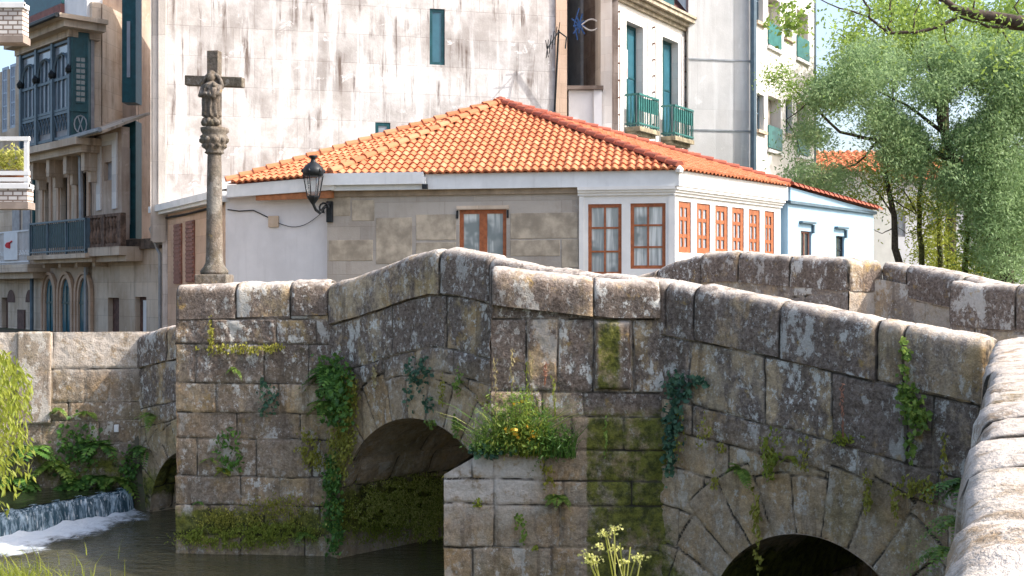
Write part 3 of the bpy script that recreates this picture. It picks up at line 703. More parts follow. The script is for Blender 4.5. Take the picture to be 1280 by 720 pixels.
# fill between refuge coping and wall
Vt = [(*AU, 4.10), (*C2, 3.98), (*wp(4.2, -.1), 4.0), (*wp(3.2, -.05), 4.15), (LF[0], LF[1], 4.1)]
MB().add(Vt, [(0, 1, 2, 3, 4)]).build('cutwater_top', M['bridge'], bridge)
A0 = wp(0); BL_ = PW(220, 360, 17.2)[:2]; LB = wp(-2.3)
FB = Fac(A0, (BL_[0]-A0[0], BL_[1]-A0[1])); ba = lambda px: FB.a(px)
zb_ = [4.05, 3.56, 3.20, 2.64, 2.22, 1.85, 1.31, .90, .48, -.8]
def bj(l): return sorted([ba(x) for x in l])
jB = [[-2], bj([295, 363, 440]), bj([265, 345, 395, 440]), bj([245, 330, 385, 440]), bj([270, 348, 440]), bj([295, 375, 440]), bj([245, 320, 390, 440]), bj([300, 350, 440]), bj([262, 330, 400, 440]), bj([300, 380, 440]), bj([260, 350, 440])]
def but_fields(S, Z):
    f = fbm(S*1.3, Z*1.3, 95)
    return {'wx': np.clip(.50+.6*sstep(2.5, 3.2, Z)+f*.8, .1, 1.1), 'moss': .22+.62*np.exp(-((Z-.62)/.36)**2)*sstep(ba(225), ba(260), S*0+S)*0+.60*np.exp(-((Z-.60)/.34)**2)+.25*f+.28*np.exp(-((Z-3.1)/.16)**2), 'pale': 0}
cutwater(A0, BL_, LB, BL_, 3.55, 3.60, [0]+[5-z for z in zb_], jB, 23, but_fields)
Lbt = math.dist(BL_, A0)
coping('cutwater_coping', [BL_, (A0[0]-.02, A0[1])], lambda d: 4.055+.05*d/Lbt, bridge, wid=.62, h=.50, lens=[0, Lbt-ba(295), Lbt-ba(363), Lbt-.02], seed=27, out=.03, wx=1.0)
MB().prism([(BL_[0]+.12, BL_[1]+.16), (A0[0]-.12, A0[1]+.16), wp(-.1, -.3), wp(-2.4, -.3), (LB[0]+.1, LB[1])], 3.4, 3.93).build('cutwater_top', M['oldstone'], bridge)

# right-hand wall running back past the camera
B0 = np.array(wp(9.29)); E0 = np.array([.605-.9*.37, 1.92-.9*.93]); ud = (E0-B0)/np.hypot(*(E0-B0))
aw = thing('approach_wall', 'sunlit granite parapet running towards the viewer along the right edge, joined to the bridge end', 'wall', (B0[0], B0[1], 2))
La = float(np.hypot(*(E0-B0)))
P0 = B0+np.array([.02, -.12])
Faw = Fac(tuple(P0), tuple(ud))
# right-hand normal of the direction towards the camera must face the river (left): walk from near to far instead
coping('coping', [tuple(E0), tuple(P0)], lambda d: 3.545+.004*math.sin(d*9), aw, wid=.62, h=.5, seed=33, out=.0, wx=.35, pale=1.6) if False else None
def near_coping():
    g = np.random.default_rng(3); V = []; Fq = []; rn = []; ed = []; wx = []; pl = []
    js = [0.]; 
    while js[-1] < La-.4: js.append(js[-1]+.62*(1+.45*(g.random()*2-1)))
    js[-1] = La
    nl = np.array([-ud[1], ud[0]]); 
    if nl[0] > 0: nl = -nl                                             # to the left = river side
    sec = [(0, -.62), (0, -.42), (.004, -.26), (.0, -.15), (-.006, -.08), (-.022, -.035), (-.05, -.010), (-.10, 0), (-.22, .012), (-.34, .016), (-.48, .004), (-.58, -.05), (-.62, -.18), (-.62, -.5)]
    for a, b in zip(js[:-1], js[1:]):
        n = max(8, int((b-a)/.022)); r0 = g.random(); o0 = len(V); dz = (g.random()-.5)*.035; dn = (g.random()-.5)*.035; tilt = (g.random()-.5)*.05
        for i in range(n+1):
            t = i/n; d = a+.006+(b-a-.012)*t; e = min(t, 1-t)*(b-a); sh = .03*math.exp(-e/.022)
            c = P0+ud*d
            for k, (o_, z_) in enumerate(sec):
                w1 = float(fbm(np.array(d*4.), np.array(o_*5+z_*5.), 71))*.05+float(fbm(np.array(d*16.), np.array(o_*16+z_*16.), 73))*.022
                up = z_ > -.2
                V.append((c[0]+nl[0]*(o_+dn+(0 if up and k > 5 else w1)), c[1]+nl[1]*(o_+dn), 3.54+z_+dz+(w1-sh+tilt*(t-.5) if up else 0)))
                rn.append(r0); ed.append(min(e, .2)); wx.append(.45 if k < 6 else .2); pl.append(1.0 if k >= 5 else .25)
        m = len(sec)
        Fq += [(o0+i*m+k, o0+(i+1)*m+k, o0+(i+1)*m+k+1, o0+i*m+k+1) for i in range(n) for k in range(m-1)]
        Fq += [tuple(o0+k for k in range(m)), tuple(o0+n*m+k for k in range(m-1, -1, -1))]
    return mesh_obj('coping', V, Fq, M['bank'], aw, {'rnd': rn, 'edge': ed, 'wx': wx, 'pale': pl, 'moss': [.1]*len(V)}, True)
near_coping()
nl = np.array([-ud[1], ud[0]]); nl = -nl if nl[0] > 0 else nl
class FacN(Fac):
    def __init__(s, O, u, n): s.O = O; s.u = u; s.n = n
FA = FacN(tuple(P0), tuple(ud), tuple(nl))
sheet('wall_face', FA, -.1, La, 3.02, -.5, band_layout(lambda s: 0*s+3.54, [0, .6, 1.1, 1.6, 2.1, 2.7, 5], [rnd_joints(-1, 12, .8, 400+k) for k in range(6)]), .04, M['bridge'], aw, (), 0, 1, lambda S, Z: {'wx': .5, 'moss': .25}, 35)
MB().prism([tuple(P0-nl*.1), tuple(E0-nl*.1), tuple(E0-nl*.6), tuple(P0-nl*.6)], -.4, 3.1).build('wall_core', M['oldstone'], aw)

# far-left river wall
bw = thing('river_wall', 'sunlit pale granite wall above the weir with a slanting shadow across it', 'wall', (-8, 20.7, 0))
k0 = PW(172, 415, 20.62); 
FK = Fac((k0[0], k0[1]), (-.987, -.16)); ka = lambda px: FK.a(px)
jK = [[ka(p) for p in (200, 66, -60, -200)][::1], sorted([ka(p) for p in (200, 106, 66, -60)]), sorted([ka(p) for p in (180, 130, 85, 40, -30)])]+[rnd_joints(-1, 14, .8, 500+k) for k in range(6)]
jK[0] = sorted(jK[0])
sheet('wall_face', FK, -.6, 9, lambda s: 3.25+0*s-.0*s, -.3, band_layout(lambda s: 0*s+3.24, [-.1, .62, 1.18, 1.5, 1.9, 2.3, 2.75, 3.2, 5], jK), .03, M['bank'], bw, (), 0, .9,
      lambda S, Z: {'wx': .30+.3*sstep(2.2, 1.6, Z), 'moss': .15+.5*sstep(1.7, 1.0, Z)+.3*np.exp(-((Z-2.05)/.12)**2), 'pale': .9*sstep(2.4, 2.8, Z)}, 45)
MB().fbox(FK, -.6, 9, -.3, 3.22, -.5, -.04).build('wall_core', M['oldstone'], bw)
# raised end pillar block of that wall
b = MB(); b.fbox(FK, ka(64), ka(22), 1.7, 3.26, -.05, .06); b.build('end_stone', M['bank'], bw, bevel=.03)
# ------------------------------------------------------------------ the low riverside house with the tiled hip roof
def core(poly, z0, z1, parent, mat, name='core'): return MB().prism(poly, z0, z1).build(name, mat, parent)
house = thing('riverside_house', 'low stone and white house with orange tiled hip roof and glazed bay behind the bridge', 'house', (0, 33, 2.2))
F2 = (1.694, 29.9); HF = Fac(F2, (-.98, .19)); ha = HF.a
aF1 = ha(409); aF0 = ha(282)
# roof corner points
KR = PW(849, 212, 29.25); KR = (KR[0], KR[1], 6.89)
L1 = PW(413, 217, 30.75); L1 = (L1[0], L1[1], 6.89); L0 = PW(283, 230, 32.0)
RR = PW(987, 231, 34.2); RR = (RR[0], RR[1], 6.90)
AP = PW(626, 130, 34.6)
HW = Fac(HF.pt(aF1, 0, -.22)[:2], (L0[0]-L1[0], L0[1]-L1[1]-.12)); hwa = HW.a(282); hsg = 1 if hwa > 0 else -1
win = HF.rect(574, 633, 262, 332)
fwall(HF, aF1, ha(724), 2.0, 6.62, [win], .3, 'stone_wall', M['housestone'], house) if aF1 < ha(724) else fwall(HF, ha(724), aF1, 2.0, 6.62, [win], .3, 'stone_wall', M['housestone'], house)
fwall(HW, min(0, hwa), max(0, hwa), 2.0, 6.62, [], .3, 'white_wall', M['lilac'], house)
ash = plain('lighter_ashlar', (.45,.385,.30), .9, .2, 2.5, dirt=.3)                # dressed blocks standing a little proud
for x0, x1, y0, y1 in ((411, 438, 246, 270), (440, 468, 250, 276), (411, 466, 300, 326), (470, 515, 272, 330), (520, 570, 268, 300), (638, 722, 266, 298), (638, 700, 300, 320), (702, 723, 299, 334), (520, 570, 303, 330)):
    a0, a1, z0, z1 = HF.rect(x0, x1, y0, y1); MB().fbox(HF, a0, a1, z0, z1, -.02, .014).build('ashlar_block', ash, house, bevel=.012)
MB().fbox(HF, ha(724), aF1, 6.36, 6.55, -.02, .07).build('wall_band', plain('wall_head_stone', (.34,.27,.20), .9, .15, 3), house)
fwindow(HF, win, -.06, M['wood'], M['curtain'], house, 2, 1, .10, .05, 'double_window', mid=.20)
b = MB(); a0, a1, z0, z1 = win; b.fbox(HF, a0-.06, a1+.06, z1+.005, z1+.10, 0, .05); b.build('window_lintel', M['oldstone'], house)
for a_ in (a0-.06, a1+.02): MB().fbox(HF, a_, a_+.04, z1-.22, z1-.02, .0, .07).build('shutter_hook', M['darkmetal'], house)
def roof_plane(name, poly, parent, mat, tw=.20, tl=.29, amp=.046, inset=0.0):
    """poly: eave start, eave end, then the upper corner(s); real curved tiles, each lapping the one below"""
    P = [Vector(p) for p in poly]; e = (P[1]-P[0]).normalized(); nrm = e.cross(P[2]-P[0]).normalized()
    if nrm.z < 0: nrm = -nrm
    up = nrm.cross(e).normalized()
    if up.z < 0: up = -up
    q = [((p-P[0]).dot(e), (p-P[0]).dot(up)) for p in P]
    def inside(x, y):
        c = False; j = len(q)-1
        for i in range(len(q)):
            if (q[i][1] > y) != (q[j][1] > y) and x < (q[j][0]-q[i][0])*(y-q[i][1])/(q[j][1]-q[i][1])+q[i][0]: c = not c
            j = i
        return c
    V = []; Fq = []; rn = []
    xs = [a for a, _ in q]; ys = [b_ for _, b_ in q]
    nr = int((max(ys)+tl)/tl)+1; ncol = int((max(xs)-min(xs))/tw)+1; K = 6
    for r_ in range(nr):
        for c_ in range(ncol):
            x0 = min(xs)+c_*tw; y0 = r_*tl-.06
            if not (inside(x0+tw/2, y0+tl*.55)): continue
            b0 = len(V); rv = random.random(); jx = random.uniform(-.008, .008); jz = random.uniform(-.004, .006)
            for t, lift in ((0, .040), (.5, .022), (1.18, .0)):
                for k in range(K+1):
                    s_ = k/K; hgt = amp*math.sin(math.pi*min(1, s_/.68)) if s_ < .68 else -amp*.35*math.sin(math.pi*(s_-.68)/.32)
                    p = P[0]+e*(x0+s_*tw*1.02+jx)+up*(y0+t*tl)+nrm*(hgt+lift+jz+.02); V.append(p); rn.append(rv)
            # butt of the tile
            for k in range(K+1):
                s_ = k/K; hgt = amp*math.sin(math.pi*min(1, s_/.68)) if s_ < .68 else -amp*.35*math.sin(math.pi*(s_-.68)/.32)
                V.append(P[0]+e*(x0+s_*tw*1.02+jx)+up*(y0+.004)+nrm*(hgt*.9+.0+jz)); rn.append(rv*.4)
            m = K+1
            for t in range(2): Fq += [(b0+t*m+k, b0+t*m+k+1, b0+(t+1)*m+k+1, b0+(t+1)*m+k) for k in range(K)]
            Fq += [(b0+3*m+k, b0+3*m+k+1, b0+k+1, b0+k) for k in range(K)]
    o = mesh_obj(name, V, Fq, mat, parent, {'rnd': rn}, False)
    return o
def ridge_row(name, p, q, parent, mat, rad=.13, ln=.38):
    p, q = Vector(p), Vector(q); L = (q-p).length; u = (q-p)/L; side = u.cross(Vector((0,0,1))).normalized(); upv = side.cross(u)
    n = int(L/ln); V = []; Fq = []; rn = []
    for i in range(n+1):
        if i*ln+ln*.4 > L: break
        b0 = len(V); r_ = random.random()
        for t, rr in ((0, rad*1.12), (ln*1.12, rad*.9)):
            for k in range(9):
                a = math.pi*(k/8)*1.1-.157
                V.append(p+u*min(L, i*ln+t)+side*math.cos(a)*rr+upv*(math.sin(a)*rr*.85+(.03 if t == 0 else .0))); rn.append(r_)
        Fq += [(b0+k, b0+k+1, b0+10+k, b0+9+k) for k in range(8)]+[tuple(b0+k for k in range(9))]
    return mesh_obj(name, V, Fq, mat, parent, {'rnd': rn}, False)
roof = MB().add([L0, L1, KR, RR, AP], [(0, 1, 4), (1, 2, 4), (2, 3, 4), (3, 0, 4), (3, 2, 1, 0)]).build('roof', M['ridge'], house)
up_ = lambda p, z=.015: (p[0], p[1], p[2]+z)
for pl_ in ((L0, L1, AP), (L1, KR, AP), (KR, RR, AP), (RR, L0, AP)):
    roof_plane('tile_field', [up_(x) for x in pl_], roof, M['tile'])
for a_, b_, m_ in ((L1, AP, M['tile']), (KR, AP, M['ridge']), (L0, AP, M['tile']), (RR, AP, M['ridge'])): ridge_row('hip_tiles', up_(a_, .06), up_(b_, .06), roof, m_)
MB().lathe([(.0, .0), (.16, .02), (.19, .08), (.12, .16), (.0, .19)], (AP[0], AP[1], AP[2]+.03), 10).build('roof_cap', M['ridge'], roof)
# fascia boards: front, right side, left side
def band(p, q, z0, z1, th, name, mat, parent, off=0):
    F = Fac((p[0], p[1]), (q[0]-p[0], q[1]-p[1])); L = math.dist(p[:2], q[:2])
    return MB().fbox(F, 0, L, z0, z1, off-th, off).build(name, mat, parent)
band(L1, KR, 6.50, 6.885, .12, 'fascia', M['fascia'], house, -.06)
band((KR[0]+.02, KR[1]+.03, 0), RR, 6.50, 6.885, .12, 'fascia', M['white'], house, -.05)
FLL = Fac(L1[:2], (L0[0]-L1[0], L0[1]-L1[1])); lll = math.dist(L1[:2], L0[:2])
MB().hexa([FLL.pt(-.1, 6.52, -.02), FLL.pt(lll, 6.42, -.02), FLL.pt(lll, 6.42, -.12), FLL.pt(-.1, 6.52, -.12), FLL.pt(-.1, 6.87, -.02), FLL.pt(lll, 6.74, -.02), FLL.pt(lll, 6.74, -.12), FLL.pt(-.1, 6.87, -.12)]).build('fascia', M['fascia'], house)
FL = Fac(L1[:2], (KR[0]-L1[0], KR[1]-L1[1])); a0 = FL.a(411); a1 = FL.a(530)
b = MB(); b.fbox(FL, a0-.15, a1, 6.63, 6.93, -.02, .09); b.fbox(FL, a1, a1+.05, 6.55, 6.80, .0, .08)
b.build('gutter', M['fascia'], house); 
MB().fbox(FL, a1-.03, a1+.10, 6.50, 6.62, -.02, .10).build('gutter_outlet', M['darkmetal'], house)
# boarded soffit over the recessed white wall
MB().add([FLL.pt(0, 6.50, -.12), FLL.pt(lll, 6.41, -.12), HW.pt(hwa, 6.43, .01), HW.pt(0, 6.52, .01)], [(0, 1, 2, 3)]).build('soffit', M['beam'], house)
MB().fbox(FLL, .05, FLL.a(316), 6.32, 6.50, -.26, -.13).build('eave_beam', M['beam'], house)
# glazed bay: front and right side
KB = (KR[0]-.13, KR[1]+.22); BF = Fac(KB, (-.985, .17)); bfa = BF.a
ws_ = [BF.rect(735, 777, 255, 344), BF.rect(788, 832, 254, 336)]
A1 = bfa(725)
fwall(BF, 0, A1, 2.0, 6.30, ws_, .22, 'bay_wall', M['white'], house)
for w_ in ws_: fwindow(BF, w_, -.05, M['wood'], M['curtain'], house, 2, 3, .085, .045, 'bay_window')
ud_ = (RR[0]-KR[0], RR[1]-KR[1]); BS = Fac(KB, ud_); bsa = BS.a
ws2 = [BS.rect(p, q, yt, yb) for p, q, yt, yb in ((848, 864, 254, 316), (871, 888, 256, 317), (894, 910, 258, 318), (915, 930, 260, 319), (936, 950, 262, 320), (955.5, 968, 264, 321))]
zt_ = max(w[3] for w in ws2); zb2 = min(w[2] for w in ws2); ws2 = [(w[0], w[1], zb2, zt_) for w in ws2]
Ls = math.dist(KB, (RR[0], RR[1]))-.1
fwall(BS, .0, Ls, 2.0, 6.30, ws2, .22, 'bay_wall', M['white'], house)
for w_ in ws2: fwindow(BS, w_, -.03, M['wood'], M['paleglass'], house, 2, 3, .15, .09, 'bay_window')
for F_, a_, b_, mm in ((BF, -.06, A1+.05, M['white']), (BS, -.05, Ls, M['white'])):
    b = MB(); b.fbox(F_, a_, b_, 6.29, 6.36, -.1, .06); b.fbox(F_, a_, b_, 6.36, 6.42, -.1, .11); b.fbox(F_, a_, b_, 6.42, 6.505, -.1, .16); b.build('cornice', mm, house)
b = MB(); b.fbox(BF, -.06, .10, 2.0, 6.28, -.02, .03); b.fbox(BF, A1-.10, A1+.02, 2.0, 6.28, -.02, .03); b.build('corner_board', M['white'], house)
b = MB(); b.lathe([(.03, 0), (.09, .02), (.11, .10), (.05, .17), (.0, .2)], (KR[0], KR[1], 6.80), 8); b.build('gutter_corner', M['white'], house)
core([HW.pt(hwa*.97, 0, -.32)[:2], HF.pt(aF1, 0, -.32)[:2], HF.pt(ha(724), 0, -.32)[:2], BF.pt(A1-.2, 0, -.3)[:2], BF.pt(.3, 0, -.3)[:2], BS.pt(Ls, 0, -.3)[:2], (2, 41), (-7, 39)], 2.0, 6.45, house, M['darkmetal'], 'interior')
# cable and junction box on the white wall
jb = HW.rect(337, 349, 270, 284)
MB().fbox(HW, *jb, 0, .08).build('junction_box', M['oldstone'], house, bevel=.01)
pts = []
for k in range(13):
    t = k/12; px_ = 345+62*t; py_ = 277-14*t+13*math.sin(math.pi*t); pts.append(HW.pt(HW.a(px_), HW.z(px_, py_), .05))
MB().tube(pts, .009, 5).build('cable', M['darkmetal'], house)
MB().tube([HW.pt(HW.a(px), HW.z(px, py), .05) for px, py in ((286, 262), (300, 264), (318, 263), (337, 272))], .016, 5).build('cable', M['darkmetal'], house)
# tan wing going back on the left, with shutters and a pale eave
TW = Fac(HW.pt(hwa, 0)[:2], (-.457, .80)); tl = abs(TW.a(203))
sg = 1 if TW.a(203) > 0 else -1
sh = [TW.rect(219, 228, 280, 355), TW.rect(234, 244, 276, 353)]
fwall(TW, 0, tl, 2.0, 6.45, [], .3, 'tan_wall', M['tanstone'], house)
for r_ in sh:
    b = MB(); b.fbox(TW, *r_, .0, .05)
    for k in range(14): z_ = r_[2]+(r_[3]-r_[2])*(k+.5)/14; b.fbox(TW, r_[0]+.05, r_[1]-.05, z_-.03, z_+.03, .05, .075)
    b.build('shutter', M['shutter'], house)
b = MB(); b.fbox(TW, -.1, tl+.25, 6.33, 6.42, -.2, .28); b.fbox(TW, -.1, tl+.3, 6.42, 6.62, -.2, .38); b.build('eave', M['fascia'], house)
P_ = [TW.pt(-.1, 6.62, .38), TW.pt(tl+.3, 6.62, .38), TW.pt(tl+.3, 7.05, -2.2), TW.pt(-.1, 7.05, -2.2)]
MB().add(P_, [(0, 1, 2, 3)]).build('metal_roof', M['fascia'], house)
b = MB(); pp = [TW.pt(tl-.1, 6.2, .25), TW.pt(tl+.1, 5.9, .35), TW.pt(tl+.1, 5.3, .15), TW.pt(tl-.1, 5.1, .10), TW.pt(tl-.1, 2.2, .10)]; b.tube(pp, .06, 6); b.build('downpipe', M['zinc'], house)
b = MB(); b.tube([TW.pt(.1, 6.28, .06), TW.pt(2, 6.22, .06), TW.pt(4, 6.2, .06), TW.pt(tl, 6.22, .06)], .035, 5); b.build('cable', M['darkmetal'], house)
core([TW.pt(.2, 0, -.32)[:2], TW.pt(tl, 0, -.32)[:2], (-5, 41), (-3, 34)], 2.0, 6.4, house, M['tanstone'], 'wing_body')

# ------------------------------------------------------------------ pale blue house beyond the bay
bh = thing('blue_house', 'pale blue rendered house with two small windows and a sloping red tile edge', 'house', (9.9, 37, 2.2))
BB = Fac((RR[0]-.02, RR[1]+.12), (11.95-RR[0], 39.4-RR[1])); Lb = abs(BB.a(1092))
w1 = BB.rect(1001, 1014, 289, 330); w2 = BB.rect(1045, 1055, 295, 330)
fwall(BB, 0, Lb, 2.0, 6.42, [w1, w2], .25, 'wall', M['blue'], bh)
fwindow(BB, w1, -.06, M['shutter'], M['glass'], bh, 2, 1, .06, .04); fwindow(BB, w2, -.06, M['darkmetal'], M['glass'], bh, 1, 2, .05, .04)
for w_, nm in ((w1, 'lintel'), (w2, 'lintel')):
    b = MB(); b.fbox(BB, w_[0]-.12, w_[1]+.12, w_[3]+.22, w_[3]+.28, 0, .12); b.fbox(BB, w_[1]+.02, w_[1]+.10, w_[3]-.05, w_[3]+.20, 0, .08); b.build(nm, M['pipe'], bh)
MB().fbox(BB, -.02, Lb+.05, 6.42, 6.50, -.2, .10).build('cornice', M['pipe'], bh)
q0 = BB.pt(0, 0, .08); q1 = BB.pt(Lb+.1, 0, .08)
MB().prism([q0[:2], q1[:2], BB.pt(Lb+.1, 0, -.2)[:2], BB.pt(0, 0, -.2)[:2]], 6.5, [6.88, 6.52, 6.52, 6.88]).build('fascia', M['blue'], bh)
rf = MB().add([(q0[0], q0[1], 6.91), (q1[0]+.2, q1[1], 6.55), (q1[0]-1.5, q1[1]+3, 7.0), (q0[0]-2.5, q0[1]+3, 7.5)], [(0, 1, 2, 3), (3, 2, 1, 0)]).build('roof', M['ridge'], bh)
ridge_row('verge_tiles', (q0[0], q0[1], 6.93), (q1[0]+.1, q1[1], 6.57), rf, M['ridge'], .11, .35)
core([BB.pt(.05, 0, -.26)[:2], BB.pt(Lb, 0, -.26)[:2], (9, 44), (5, 40)], 2, 6.4, bh, M['blue'], 'body')

# ------------------------------------------------------------------ the tall stained building
tb = thing('tall_stained_building', 'tall pale building with a broad rain-streaked blank wall and green-framed slit windows', 'building', (-4, 45, 2.2))
BL = (-11.07, 38.0); GW = Fac(BL, (.970, .243)); ga = GW.a
gw1 = GW.rect(537, 556, 11, 81); gw2 = GW.rect(469, 488, 153, 172)
gE = ga(707)
fwall(GW, 0, gE, 2.0, 17.5, [gw1, gw2], .35, 'streaked_wall', M['bigwall'], tb)
fwindow(GW, gw1, -.04, M['teal'], M['tealglass'], tb, 1, 1, .10, .04, 'slit_window'); fwindow(GW, gw2, -.02, M['teal'], M['paleglass'], tb, 1, 1, .11, .04, 'slit_window')
MB().fbox(GW, ga(694), gE+.02, 2, 17.5, -.3, .10).build('corner_pilaster', M['tanstone'], tb)
SW = Fac((BL[0]-.01, BL[1]+.02), (-.17, .985)); sl_ = abs(SW.a(165)); zs = 5.45
fwall(SW, 0, sl_, zs, 17.5, [], .3, 'side_wall', M['strip'], tb)
b = MB(); b.fbox(GW, -.12, .10, zs, 17.5, -.05, .05); b.build('corner_stones', M['strip'], tb)
core([GW.pt(.2, 0, -.36)[:2], GW.pt(gE, 0, -.36)[:2], (2.2, 46.6), (-8, 49), SW.pt(sl_, 0, -.36)[:2], SW.pt(0, 0, -.36)[:2]], 5.5, 17.4, tb, M['strip'], 'body')
# hanging green gallery edge at the far end of the side wall
for (y0, y1, k) in ((-8, 128, 0), (151, 298, 1)):
    Yg = 43.2; x0, x1 = PW(152.5, 0, Yg)[0], PW(165.5, 0, Yg)[0]; z1_, z0_ = EYE+(360-y0)/FPX*Yg, EYE+(360-y1)/FPX*Yg
    g_ = MB().box(x0, x1+.12, Yg, Yg+.7, z0_, z1_).build('glazed_gallery', M['teal'], tb)
    xs = PW(158.8, 0, Yg)[0]; MB().box(xs, xs+.12, Yg-.03, Yg+.02, z0_+(.5 if k else .9), z1_-1.0).build('pane', M['paleglass'], g_)
# recessed sooty side, boxed flue, and white street front with balconies
W0 = (PW(765, 0, 43)[0], 43.0); D0 = (2.2, 46.5); DS = Fac(D0, (W0[0]-D0[0], W0[1]-D0[1])); dl = math.dist(D0, W0)
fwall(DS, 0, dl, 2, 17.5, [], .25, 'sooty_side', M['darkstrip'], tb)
b = MB(); b.fbox(DS, .15, 1.35, EYE+(360-108)/FPX*45, 17.4, 0, .12); b.build('metal_cladding', M['zinc'], tb)
bx = MB(); xa, xb = PW(711, 0, 42.6)[0], PW(752, 0, 42.6)[0]; zt2 = EYE+(360-113)/FPX*42.6
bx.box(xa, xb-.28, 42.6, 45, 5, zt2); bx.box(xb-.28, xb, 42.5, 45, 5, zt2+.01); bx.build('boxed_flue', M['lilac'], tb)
MB().box(xa-.05, xb+.05, 42.4, 45.2, zt2+.01, zt2+.14).build('flue_cap', M['darkstrip'], tb)
WS = Fac(W0, (.52, .854)); wa = WS.a; we = wa(862)
bw1 = WS.rect(783, 804, 30, 150); bw2 = WS.rect(828, 848, 58, 172)
zt3 = max(bw1[3], bw2[3]); zb3 = min(bw1[2], bw2[2])
zcor = WS.z(790, 3)
fwall(WS, 0, we, 2, zcor, [(bw1[0], bw1[1], zb3, zt3), (bw2[0], bw2[1], zb3, zt3)], .45, 'white_front', M['white_stone'], tb)
b = MB()
for px in (768, 776, 811, 820, 853):                          # flat stone strips beside the openings, with dark fixing holes
    a_ = wa(px); b.fbox(WS, a_-.12, a_+.12, 5, zt3+.3, 0, .05)
b.build('pilaster_strip', M['white_stone'], tb)
b = MB()
for px in (772, 816, 855):
    for k in range(7): z_ = zb3+.3+k*.62; a_ = wa(px); MB().fbox(WS, a_-.05, a_+.05, z_, z_+.045, .0, .09).build('clamp', M['brownstone'], tb)
def cornice_run(F, a0, a1, z, parent, mat): 
    b = MB(); b.fbox(F, a0, a1, z-.30, z-.16, -.3, .12); b.fbox(F, a0, a1, z-.16, z-.02, -.3, .28); b.fbox(F, a0, a1, z-.02, z+.14, -.3, .46); b.fbox(F, a0, a1, z+.14, z+.24, -.3, .52); b.build('cornice', mat, parent)
cornice_run(WS, -.05, we+.25, zcor+.1, tb, plain('mossy_cornice', (.42,.36,.27), .9, .2, 4, dirt=.7))
o_ = WS.pt(0, zcor+.3, .2); o1_ = WS.pt(we+.1, zcor+.3, .2); o2_ = WS.pt(we+.1, zcor+2.6, -1.6); o3_ = WS.pt(0, zcor+2.6, -1.6)
MB().add([o_, o1_, o2_, o3_], [(0, 1, 2, 3), (3, 2, 1, 0)]).build('mansard_roof', M['roofred'], tb)
dz = WS.rect(823, 838, -30, 5); MB().fbox(WS, dz[0]-.1, dz[1]+.1, zcor+.35, zcor+2.2, -1.0, .12).build('dormer', M['teal'], tb)
for (bw_, flower) in ((bw1, 0), (bw2, 1)):
    rc = (bw_[0], bw_[1], zb3, zt3); dw = fwindow(WS, rc, -.30, M['teal'], M['tealglass'], tb, 2, 2, .09, .06, 'balcony_door', mid=.14)
    a0, a1 = bw_[0]-.16, bw_[1]+.16; bc = MB(); bc.fbox(WS, a0, a1, zb3-.22, zb3-.06, -.1, .62); bc.fbox(WS, a0+.05, a1-.05, zb3-.34, zb3-.22, -.1, .46); bal = bc.build('balcony', plain('mossy_balcony_slab_%d' % flower, (.36,.30,.20), .9, .25, 4, dirt=.7), tb)
    r_ = MB(); zr = zb3+1.15
    r_.fbox(WS, a0, a1, zr-.07, zr, .54, .60); r_.fbox(WS, a0, a1, zb3+.02, zb3+.08, .54, .60)
    for a_ in (a0, a1-.05): r_.fbox(WS, a_, a_+.05, zr-.07, zr, .0, .56); r_.fbox(WS, a_, a_+.05, zb3+.02, zb3+.08, 0, .56)
    for k in range(10): a_ = a0+(a1-a0-.03)*k/9; r_.fbox(WS, a_, a_+.03, zb3-.05, zr-.02, .55, .58)
    for k in range(4): d_ = .1+.4*k/3; r_.fbox(WS, a0+.01, a0+.04, zb3-.05, zr-.02, d_, d_+.03); r_.fbox(WS, a1-.04, a1-.01, zb3-.05, zr-.02, d_, d_+.03)
    r_.fbox(WS, a0+.02, a1-.02, zr-.62, zr-.12, .52, .545)
    r_.build('railing', M['tealbright'], bal)
p_ = [WS.pt(we-.05, zcor-.2, .5), WS.pt(we-.10, zcor-.7, .14), WS.pt(we-.10, 5, .14)]; MB().tube(p_, .09, 6).build('downpipe', M['teal'], tb)
# banner in the left balcony door
q_ = (bw1[0]+.30, bw1[0]+.62, WS.z(793, 98), WS.z(793, 62)); bn = MB().fbox(WS, *q_, -.27, -.25).build('door_notice', M['banner'], tb)
MB().fbox(WS, q_[0]+.04, q_[1]-.04, q_[2]+.05, q_[2]+.40, -.25, -.243).build('red_patch', M['red'], bn)
core([WS.pt(.1, 0, -.5)[:2], WS.pt(we, 0, -.5)[:2], (5, 54), (2.4, 49)], 2, zcor+.2, tb, M['strip'], 'street_wing')

# antenna bracket beside the corner pilaster, throwing its shadow on the wall
at = thing('wall_antenna', 'thin bent antenna on a pole beside the tan pilaster, shadow on the pale wall', 'antenna', GW.pt(ga(693), 9.2, .1))
b = MB(); A_ = ga(692); zz = lambda y: GW.z(692, y)
b.tube([GW.pt(A_, zz(140), .12), GW.pt(A_, zz(42), .62)], .035, 6); b.build('mast', M['darkmetal'], at)
b = MB(); b.tube([GW.pt(A_, zz(44), .62), GW.pt(A_-.55, zz(70), 1.15)], .025, 5); b.tube([GW.pt(A_, zz(44), .62), GW.pt(A_+.22, zz(52), .8), GW.pt(A_+.18, zz(66), .8)], .025, 5)
for k in range(5):
    t = k/4; c_ = Vector(GW.pt(A_-.55*t, zz(44)+(zz(70)-zz(44))*t, .62+.53*t)); v_ = Vector(GW.pt(.0, .28, .14))-Vector(GW.pt(0, 0, 0)); b.tube([c_-v_, c_+v_], .018, 4)
b.tube([GW.pt(A_-.50, zz(80), 1.1), GW.pt(A_-.62, zz(60), 1.2)], .02, 4); b.build('boom', M['darkmetal'], at)
